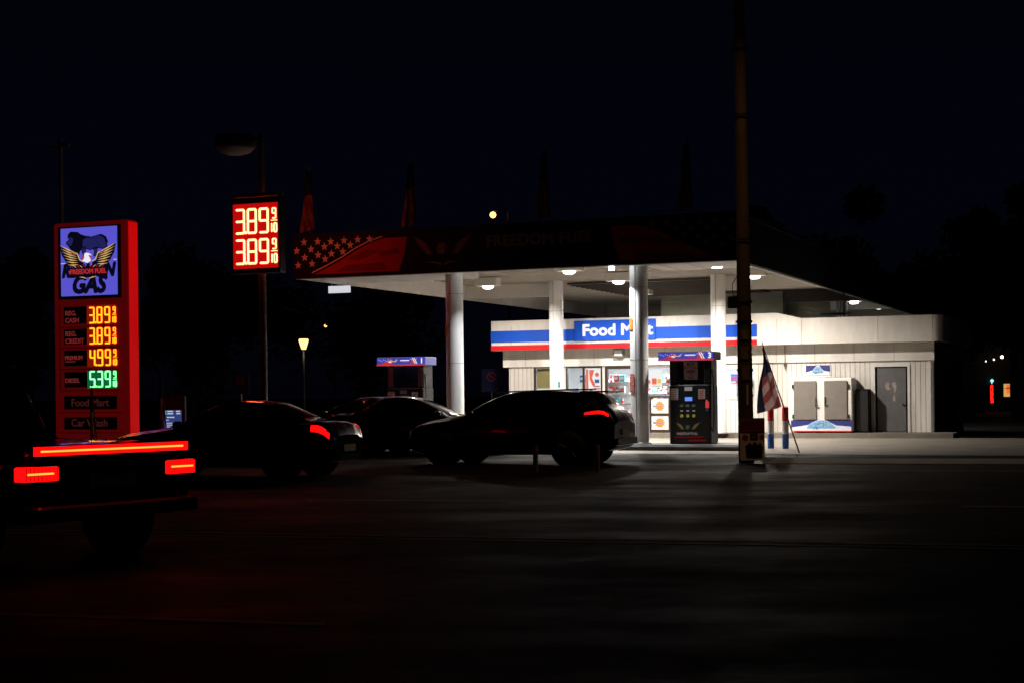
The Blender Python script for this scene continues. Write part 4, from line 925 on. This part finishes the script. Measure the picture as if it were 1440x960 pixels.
# ------------------------------------------------------------ utility pole and things on the pavement
up = T('utility_pole', 'tall wooden utility pole in front of the shop, covered in old flyers', 'utility pole', 0, 0, 0, loc=(4.87, 32.6, 0))
m = MB(); zs = [0, 2, 5, 8, 12.5]; rs = [.165, .155, .135, .12, .095]; lean = -.006
for i in range(4): m.tube((lean*zs[i], 0, zs[i]), (lean*zs[i+1], 0, zs[i+1]), rs[i], rs[i+1], n=18, cap=(i in (0, 3)))
m.build('shaft', 'wood', up)
m = MB(); m.tube((-.15, .02, 0), (-.15, .02, 9), .022, n=8); m.build('conduit', 'polemetal', up)
for z in (1.9, 2.9, 3.3, 4.6, 7.2, 8.6):
    m = MB(); m.lathe([(.168, 0), (.172, .02), (.168, .05)], lean*z, 0, 16, cz=z); m.build('strap', 'black', up)
m = MB(); m.bbox(-.34, -.15, -.12, .08, 3.2, 3.45, .02); bx = m.build('junction_box', 'black', up)
m = MB()
pts = [(-.25, 0, 3.45), (-.27, .02, 3.7), (-.16, .03, 3.9)]
for p, q in zip(pts, pts[1:]): m.tube(p, q, .01, n=6)
m.build('cable', 'black', bx)
m = MB(); m.tube((0, 0, 11.2), (1.5, -3.2, 11.9), .05, .04, n=8); m.build('lamp_arm', 'polemetal', up)
m = MB(); m.bbox(1.35, 1.65, -3.7, -3.0, 11.8, 11.95, .04); lh = m.build('lamp_head', 'polemetal', up)
m = MB(); m.lathe([(.13, 0), (.1, -.08), (0, -.1)], 1.5, -3.4, 14, cz=11.8); m.build('lens', 'sodium', lh)
street = area('sodium_lamp', (1.5, -3.4, 11.66), 55, (1, .52, .18), .3, up, 104)
def flyer(z, h, w_, ang, mt, k, label):
    t = T('flyer', label, 'flyer', 0, 0, 0, loc=(4.87+lean*z, 32.6, .0+z)); m = MB(); r = .171-.004*z; n = 5; v = []
    for i in range(n+1):
        an = R(ang)+(i/n-.5)*w_/r; v += [(r*math.cos(an), r*math.sin(an), 0), (r*math.cos(an), r*math.sin(an), h), ((r+.004)*math.cos(an), (r+.004)*math.sin(an), 0), ((r+.004)*math.cos(an), (r+.004)*math.sin(an), h)]
    m.add(v, [(4*i+2, 4*i+6, 4*i+7, 4*i+3) for i in range(n)]+[(4*i, 4*i+1, 4*i+5, 4*i+4) for i in range(n)]); m.build('sheet', mt, t); return t
flyer(2.55, .20, .16, -75, 'paperold', 0, 'highest faded yellow flyer on the wooden utility pole')
flyer(2.15, .26, .18, -80, 'paperold', 1, 'faded flyer second from the top on the wooden utility pole')
flyer(1.72, .3, .17, -70, 'paperold', 2, 'long torn flyer halfway down the row on the wooden utility pole')
flyer(1.20, .42, .035, -62, 'paper', 3, 'narrow white strip stuck to the wooden pole just above the yard sign')
# yard sign
t = T('yard_sign', 'white and dark red printed sign standing against the foot of the utility pole', 'sign', 0, 0, 0, loc=(4.93, 32.2, .014)); t.rotation_euler = (0, 0, -.05)
m = MB(); m.box(-.24, .26, 0, .02, .05, .92); m.build('board', 'paper', t)
m = MB(); m.rect(-.24, .26, .62, .92, -.001, 0); m.build('header', 'decalstripe', t)
m = MB()
for k in range(4): m.rect(-.21+.12*k, -.12+.12*k, .84, .90, -.006, 0)
m.rect(-.21, .23, .64, .66, -.006, 0); m.build('squares', 'flagwhite', t)
m = MB(); m.disc(-.14, .52, .06, -.001, 0); m.disc(.2, .53, .05, -.001, 0); m.build('round_mark', 'decalred', t)
m = MB(); m.rect(-.04, .12, .47, .60, -.001, 0); m.poly([(-.12, .10), (-.14, .34), (-.04, .42), (.0, .36), (.03, .42), (.08, .42), (.12, .36), (.16, .42), (.22, .32), (.2, .10)], -.001, 0); m.build('picture', 'black', t)
m = MB(); m.rect(-.0, .08, .505, .565, -.006, 0); m.build('inner_square', 'flagwhite', t)
for x_ in (-.22, .24): m = MB(); m.box(x_-.012, x_+.012, .02, .04, 0, .9); m.build('leg', 'metal', t)

# flags
def flag_cloth(L, wd, mb, drape=.5, cols=7):
    """hanging flag: hoist along the staff (local x from 0 down to -L*...), folded"""
    nx, nz = 14, 26; v = []; f = []
    for i in range(nx+1):
        for j in range(nz+1):
            u = i/nx; s = j/nz
            x = -wd*u*(1-.35*s)+.03*math.sin(9*u+3*s); y = .09*math.sin(11*u+2*s)*(.3+u); z = -L*s*(1-.12*u)
            v.append((x, y, z))
    for i in range(nx):
        for j in range(nz):
            q = i*(nz+1)+j; u = (i+.5)/nx; s = (j+.5)/nz
            if s < .42: mi = 2
            else: mi = int((u*1.3+s*2.6)*3.2) % 2
            mb.add([v[q], v[q+1], v[q+nz+2], v[q+nz+1]], [(0, 1, 2, 3)], mi, True)
def leaning_flag(label, loc, rotz, H, dx, group, L, wd, dark=False, rr=.018, cx=-.02):
    t = T('flag', label, 'flag', 0, 0, 0, loc=loc, group=group); t.rotation_euler = (0, 0, rotz)
    m = MB(); m.tube((0, 0, 0), (dx, 0, H), rr, rr*.7, n=8); m.lathe([(0, .0), (rr*1.4, .02), (0, .06)], dx, 0, 8, cz=H); m.build('staff', 'wood', t)
    nz = 90; nx = 30; m = MB(); v = []
    for i in range(nx+1):
        for j in range(nz+1):
            u = i/nx; s = j/nz; hz = H*.97-L*s                      # cloth hangs: one edge along the staff, the other straight down
            xs = dx*(hz/H)-(.02 if dx < 0 else -.02); xd = dx*.99-wd*.28*math.sin(math.pi*min(1, s*1.1)*.5)*(1 if dx < 0 else -1)
            k = min(1, s*3.0); x = xs+(xd-xs)*u*k + .015*math.sin(14*u+4*s)
            y = -.03-.07*math.sin(10*u+1.5*s)*k*(.4+.6*u); z = hz-.18*L*u*(1-s*.2)*k*(1 if s < .85 else .8)
            v.append((x, y, z))
    for i in range(nx):
        for j in range(nz):
            q = i*(nz+1)+j; u = (i+.5)/nx; s = (j+.5)/nz
            mi = 2 if s < .40 or u > .66 else int((s*6.2-u*2.4+3)) % 2
            m.add([v[q], v[q+1], v[q+nz+2], v[q+nz+1]], [(0, 1, 2, 3)], mi, True)
    m.build('cloth', ['flagred', 'flagwhite', 'flagblue'], t)
    return t
leaning_flag('faded American flag on a leaning staff right of the wooden utility pole', W(-7.85, 37.2), -TH+.02, 2.6, -.86, None, 1.42, .55, cx=0)
t = leaning_flag('small furled flag leaning beside the blue lit kiosk', (-8.25, 37.6, 0), 0, 2.15, -.2, 'small leaning flags by the price pylon', 1.5, .2)
t = leaning_flag('small furled flag standing in front of the Food Mart row of the pylon', (-9.85, 37.2, 0), 0, 1.75, -.14, 'small leaning flags by the price pylon', 1.3, .2)
def roof_flag(a, label, lean_=0.0):
    t = T('roof_flag', label, 'flag', a, 37.86, 5.92, group='limp flags on the front edge of the canopy')
    m = MB(); m.tube((0, 0, 0), (lean_, 0, 1.85), .016, n=6); m.lathe([(0, 0), (.03, .03), (0, .07)], lean_, 0, 8, cz=1.84); m.build('staff', 'wood', t)
    m = MB(); nx, nz = 10, 22; v = []
    for i in range(nx+1):
        for j in range(nz+1):
            u = i/nx; s = j/nz; wd = .12+.36*s**1.2
            v.append((lean_*(1-s)-wd*(u-.28)+.02*math.sin(12*u), .05*math.sin(13*u+2*s)-.02, 1.75-1.62*s-.10*u*s))
    for i in range(nx):
        for j in range(nz):
            q = i*(nz+1)+j; u = (i+.5)/nx; s = (j+.5)/nz
            mi = 2 if s < .42 else int((u*2.4+s*3.2)*1.9) % 2
            m.add([v[q], v[q+1], v[q+nz+2], v[q+nz+1]], [(0, 1, 2, 3)], mi, True)
    m.build('cloth', ['flagred', 'flagwhite', 'flagblue'], t)
roof_flag(-21.5, 'limp flag on the left end of the canopy, lit red by the price board')
roof_flag(-18.38, 'limp flag on the canopy edge above the eagle emblem', .02)
roof_flag(-14.53, 'limp dark flag on the canopy edge above the FREEDOM FUEL lettering')
roof_flag(-10.72, 'limp dark flag on the canopy edge near its right corner')

def bollard(a, b, label, rot=0, tilt=0, h=1.05, r=.085, loc=None, z=0):
    t = T('bollard', label, 'bollard', a, b, z, group='red, white and blue bollards', loc=loc); t.rotation_euler = (0, tilt, -TH)
    for nm, z0, z1, mt in (('blue_band', 0, .36*h, 'pb'), ('white_band', .36*h, .68*h, 'pw'), ('red_band', .68*h, h, 'pr')):
        m = MB(); m.tube((0, 0, z0+.001), (0, 0, z1), r, n=16); 
        if z1 == h: m.lathe([(r, h), (r*.7, h+.03), (0, h+.045)], 0, 0, 16)
        m.build(nm, mt, t)
bollard(-9.12, 39.75, 'striped bollard nearest the utility pole and the flag')
bollard(-8.74, 39.75, 'striped bollard right of its twin, in front of the ice chest')
bollard(-22.6, 40.9, 'striped bollard left of dispenser 1 beside the dark sedan', h=.9)
bollard(-6.1, 55.5, 'leaning striped bollard in the dark right of the shop', tilt=-.16)
def short_post(a, b, label):
    t = T('short_post', label, 'post', a, b, 0, group='short pale posts in front of the crossover')
    m = MB(); m.tube((0, 0, 0), (0, 0, .5), .05, n=10); m.build('post', 'grey', t)
    m = MB(); m.lathe([(.052, .38), (.052, .46)], 0, 0, 10); m.build('band', 'pr', t)
short_post(-10.85, 27.6, 'short pale post below the middle of the black crossover')
short_post(-9.75, 28.0, 'short pale post in front of the rear wheel of the black crossover')

# kiosk with lit screen
t = T('info_kiosk', 'dark kiosk with glowing blue text screen right of the price pylon', 'kiosk', 0, 0, 0, loc=(-9.1, 42.0, 0)); t.rotation_euler = (0, 0, -.1)
m = MB(); m.bbox(-.32, .32, 0, .14, 0, 1.55, .03); m.build('housing', 'black', t)
m = MB(); m.box(-.24, .23, -.008, -.001, .35, 1.14); sc_ = m.build('screen', 'kioskblue', t)
m = MB()
for z, x0, x1 in ((1.09, -.16, .0), (1.09, .08, .19), (1.03, -.16, .0), (1.03, .09, .2), (.93, -.17, -.11), (.93, -.1, -.04), (.93, -.03, .03), (.86, -.2, -.12), (.78, -.2, -.02), (.73, -.2, .12), (.68, -.2, .08), (.65, -.2, .1), (.60, -.2, .02)):
    m.rect(x0, x1, z, z+(.018 if z < .9 else .03), -.009, 0, .002)
m.build('text_lines', 'kiosktext', sc_)
m = MB(); m.disc(-.2, 1.1, .02, -.009, 0, .002); m.disc(-.2, 1.04, .02, -.009, 0, .002); m.build('icons', 'kioskteal', sc_)
# no turn signs
def no_turn(loc, label, s=.5, z=1.6, rot=0):
    t = T('no_turn_sign', label, 'traffic sign', 0, 0, 0, loc=loc, group='square signs with a red barred circle'); t.rotation_euler = (0, 0, rot)
    m = MB(); m.tube((0, .03, 0), (0, .03, z+s), .03, n=8); m.build('post', 'polemetal', t)
    m = MB(); m.box(-s/2, s/2, -.01, 0, z, z+s*1.15); m.build('plate', 'fasciablue', t)
    m = MB(); m.disc(0, z+s*.75, s*.24, -.011, 0, .004, r2=s*.18); m.bar((-s*.13, z+s*.88), (s*.13, z+s*.62), s*.05, -.012, 0); m.build('symbol', 'decalstripe', t)
no_turn((-7.63, 44, 0), 'square sign with red barred circle left of the lamp post', .5, 1.55, -.2)
no_turn((-.75, 58, 0), 'square sign with red barred circle in the dark gap left of the shop', .75, 1.55)

# distant lamps
def far_lamp(name, label, loc, r, mt, H, cat='street lamp', arm=.8, lantern=False):
    t = T(name, label, cat, 0, 0, 0, loc=(loc[0], loc[1], 0)); t.rotation_euler = (0, 0, 0)
    z = loc[2]; m = MB()
    if lantern:
        m.tube((0, 0, 0), (0, 0, z-.28), .06, .045, n=10); m.build('post', 'polemetal', t)
        m = MB(); m.lathe([(.10, z-.26), (.22, z+.12), (.20, z+.2)], 0, 0, 6); m.build('lantern_glass', mt, t)
        m = MB(); m.lathe([(.25, z+.2), (.14, z+.34), (0, z+.44)], 0, 0, 6); m.build('lantern_cap', 'black', t)
        l = bpy.data.lights.new('lamp', 'POINT'); l.energy = 4; l.color = (1, .75, .45); l.shadow_soft_size = .1; o = bpy.data.objects.new('lamp', l); C.objects.link(o); o.parent = t; o.location = (0, -.3, z-.5)
    else:
        m.tube((arm, 0, 0), (arm, 0, z+r*1.5), r*.5, r*.3, n=8); m.tube((arm, 0, z+r*1.5), (0, 0, z+r*1.2), r*.25, n=6); m.build('post', 'black', t)
        m = MB(); m.lathe([(0, z-r), (r*.7, z-r*.7), (r, z), (r*.7, z+r*.7), (0, z+r)], 0, 0, 12); m.build('globe', mt, t)
    return t
far_lamp('street_lantern', 'old style lantern street lamp glowing in the dark between the signs and dispenser 1', (-9.3, 70, 3.8), 0, 'lantern', 0, lantern=True)
far_lamp('street_lamp', 'distant orange street lamp glowing above the canopy roof', (-2.2, 200, 24.2), .42, 'sodiumfar', 0, arm=2)
far_lamp('street_lamp', 'tiny orange lamp left of the front column, far beyond the station', (-17.8, 150, 8.1), .16, 'farsmall', 0, arm=.8)
far_lamp('street_lamp', 'tiny white lamp far off right of the canopy', (75.5, 300, 22.2), .22, 'farwhite', 0, arm=1)
t = T('thin_pole', 'thin dark post rising behind the price pylon', 'post', loc=(-13.2, 46, 0))
m = MB(); m.tube((0, 0, 0), (0, 0, 9.1), .08, .06, n=10); m.build('shaft', 'polemetal', t)
m = MB(); m.box(-.3, .3, -.04, .04, 8.85, 8.95); m.build('crossarm', 'polemetal', t)

t = T('overhead_cable', 'thin overhead cable running up to the left from the pole behind the pylon', 'cable', loc=(-13.2, 46, 8.9)); t.rotation_euler = (0, 0, 0)
m = MB(); P_ = [Vector((-14*k/10, -14*k/10, 1.0*k/10+1.6*(k/10)**2-.0)) for k in range(11)]
for p, q in zip(P_, P_[1:]): m.tube(p, q, .018, n=6)
m.build('wire', 'black', t)
# far street on the right
def far_shop(loc, label, w_, h_, wins):
    t = T('distant_building', label, 'building', 0, 0, 0, loc=loc); t.rotation_euler = (0, 0, 0)
    m = MB(); m.box(-w_/2, w_/2, 0, 9, 0, h_); m.build('wall', 'brickdark', t)
    m = MB(); m.box(-w_/2-.2, w_/2+.2, -.2, 9.2, h_, h_+.3); m.build('roof', 'blackmatte', t)
    for x0, x1, z0, z1, mt in wins:
        m = MB(); yb = -.03 if mt == 'winorange' else 0; m.box(x0, x1, -.05+yb, -.01+yb, z0, z1); wn = m.build('window', mt, t)
        m = MB(); m.box((x0+x1)/2-.04, (x0+x1)/2+.04, -.12, -.081, z0, z1); m.box(x0, x1, -.119, -.082, z0+(z1-z0)*.62, z0+(z1-z0)*.66); m.build('glazing_bar', 'black', wn)
    return t
far_shop((32.5, 98, 0), 'far dark building with orange lit window beyond the shop', 14, 5, [(-1.7, -.9, .95, 1.75, 'winyellow'), (-1.55, -1.0, 1.15, 1.7, 'winorange'), (2.6, 3.4, .8, 1.9, 'panelmid')])
t = T('neon_sign', 'upright red neon sign on the far building at the right edge', 'neon sign', 0, 0, 0, loc=(30.0, 97.8, .0))
t.rotation_euler = (0, 0, 0)
m = MB(); m.box(-.22, .22, -.03, .08, .5, 1.75); m.build('panel', 'black', t)
rr = random.Random(5); m = MB()
for k in range(6):
    z = .58+k*.19
    digit(m, rr.choice('8965320'), -.10, z, .16, .13, -.04, 0, .035)
m.build('neon_tube', 'neonred', t)
m = MB(); m.disc(0, 1.95, .1, -.03, 0, .03); m.tube((0, .0, 1.7), (0, .0, 1.95), .02, n=6); m.build('lamp', 'cyanlamp', t)
for k, (x, z, r) in enumerate(((30.4, 3.4, .10), (29.9, 3.25, .05), (29.4, 3.15, .04), (27.9, 2.95, .035))):
    t = T('string_bulb', ['largest white bulb of the string above the neon sign', 'second white bulb from the right in the string above the neon sign', 'third white bulb from the right in the string above the neon sign', 'leftmost tiny bulb of the string above the neon sign'][k], 'bulb', 0, 0, 0, loc=(x, 97, z), group='bulbs above the far neon sign')
    m = MB(); m.lathe([(0, -r), (r*.8, -r*.5), (r, 0), (r*.6, r*.8), (0, r)], 0, 0, 10); m.build('bulb', 'farwhite', t)
    m = MB(); m.tube((0, 0, r), (0, .9, r+.5), .02, n=5); m.build('bracket', 'black', t)

# ------------------------------------------------------------ trees
def crown_mesh(name, n, rx, rz, seed, leaf):
    rr = random.Random(seed); v = []; f = []; mi = []
    clumps = [(rr.gauss(0, .42)*rx, rr.gauss(0, .42)*rx, rr.uniform(-.8, .9)*rz, rr.uniform(.22, .45)*rx) for _ in range(26)]
    for _ in range(n):
        cx_, cy_, cz_, cr_ = rr.choice(clumps); d_ = Vector((rr.gauss(0, 1), rr.gauss(0, 1), rr.gauss(0, 1))).normalized()*cr_*rr.random()**.4
        c = Vector((cx_, cy_, cz_))+d_; a_ = Vector((rr.gauss(0, 1), rr.gauss(0, 1), rr.gauss(0, 1))).normalized(); b_ = a_.orthogonal().normalized(); s = leaf*rr.uniform(.6, 1.4)
        k = len(v); v += [c-a_*s, c+b_*s*.5, c+a_*s, c-b_*s*.5]; f.append((k, k+1, k+2, k+3)); mi.append(rr.randint(0, 1))
    me = bpy.data.meshes.new(name); me.from_pydata([tuple(p) for p in v], [], f); me.materials.append(M['leaf']); me.materials.append(M['leafdark']); me.polygons.foreach_set('material_index', mi); me.update(); return me
cm = [crown_mesh('crown', 6500, 3.6, 3.0, 3, .22), crown_mesh('crown', 6500, 3.2, 3.6, 9, .22)]
def tree(loc, h, s, k, label):
    t = T('tree', label, 'tree', 0, 0, 0, loc=loc, group='dark trees behind the station'); t.rotation_euler = (0, 0, k*1.3)
    m = MB(); m.tube((0, 0, 0), (.1, 0, h*.45), .22*s, .15*s, n=10); m.tube((.1, 0, h*.45), (0, .1, h*.8), .15*s, .06*s, n=8)
    for q in range(5): an = q*1.3; m.tube((.05, 0, h*(.4+.05*q)), (1.6*s*math.cos(an), 1.6*s*math.sin(an), h*(.62+.06*q)), .07*s, .02*s, n=6)
    m.build('trunk', 'bark', t)
    c = bpy.data.objects.new('crown', cm[k % 2]); C.objects.link(c); c.parent = t; c.location = (0, 0, h*.68); c.scale = (s, s, s)
TREES = [(-33, 75, 9.5, 1.4, 'leafy tree at the far left edge of the photo'), (-26, 82, 8, 1.2, 'tree behind the thin pole left of the price pylon'), (-18, 88, 8, 1.2, 'dark tree between the price pylon and the lamp post'), (14.0, 84, 10.2, 1.25, 'dark tree rising over the canopy right of the utility pole'), (18.5, 90, 8.0, 1.3, 'dark tree sloping down over the right side of the canopy'), (22.5, 95, 7.6, 1.0, 'low dark tree just above the right tip of the canopy'),
         (25.6, 92, 9.0, .95, 'dark tree right of the shop, left one of the right edge group'), (29.6, 92, 11.5, 1.25, 'tallest dark tree at the right edge of the photo'), (-8, 92, 6.5, 1.1, 'low dark tree behind the street lantern')]
for k, (x, y_, h, s, lb) in enumerate(TREES): tree((x, y_, 0), h, s, k, lb)
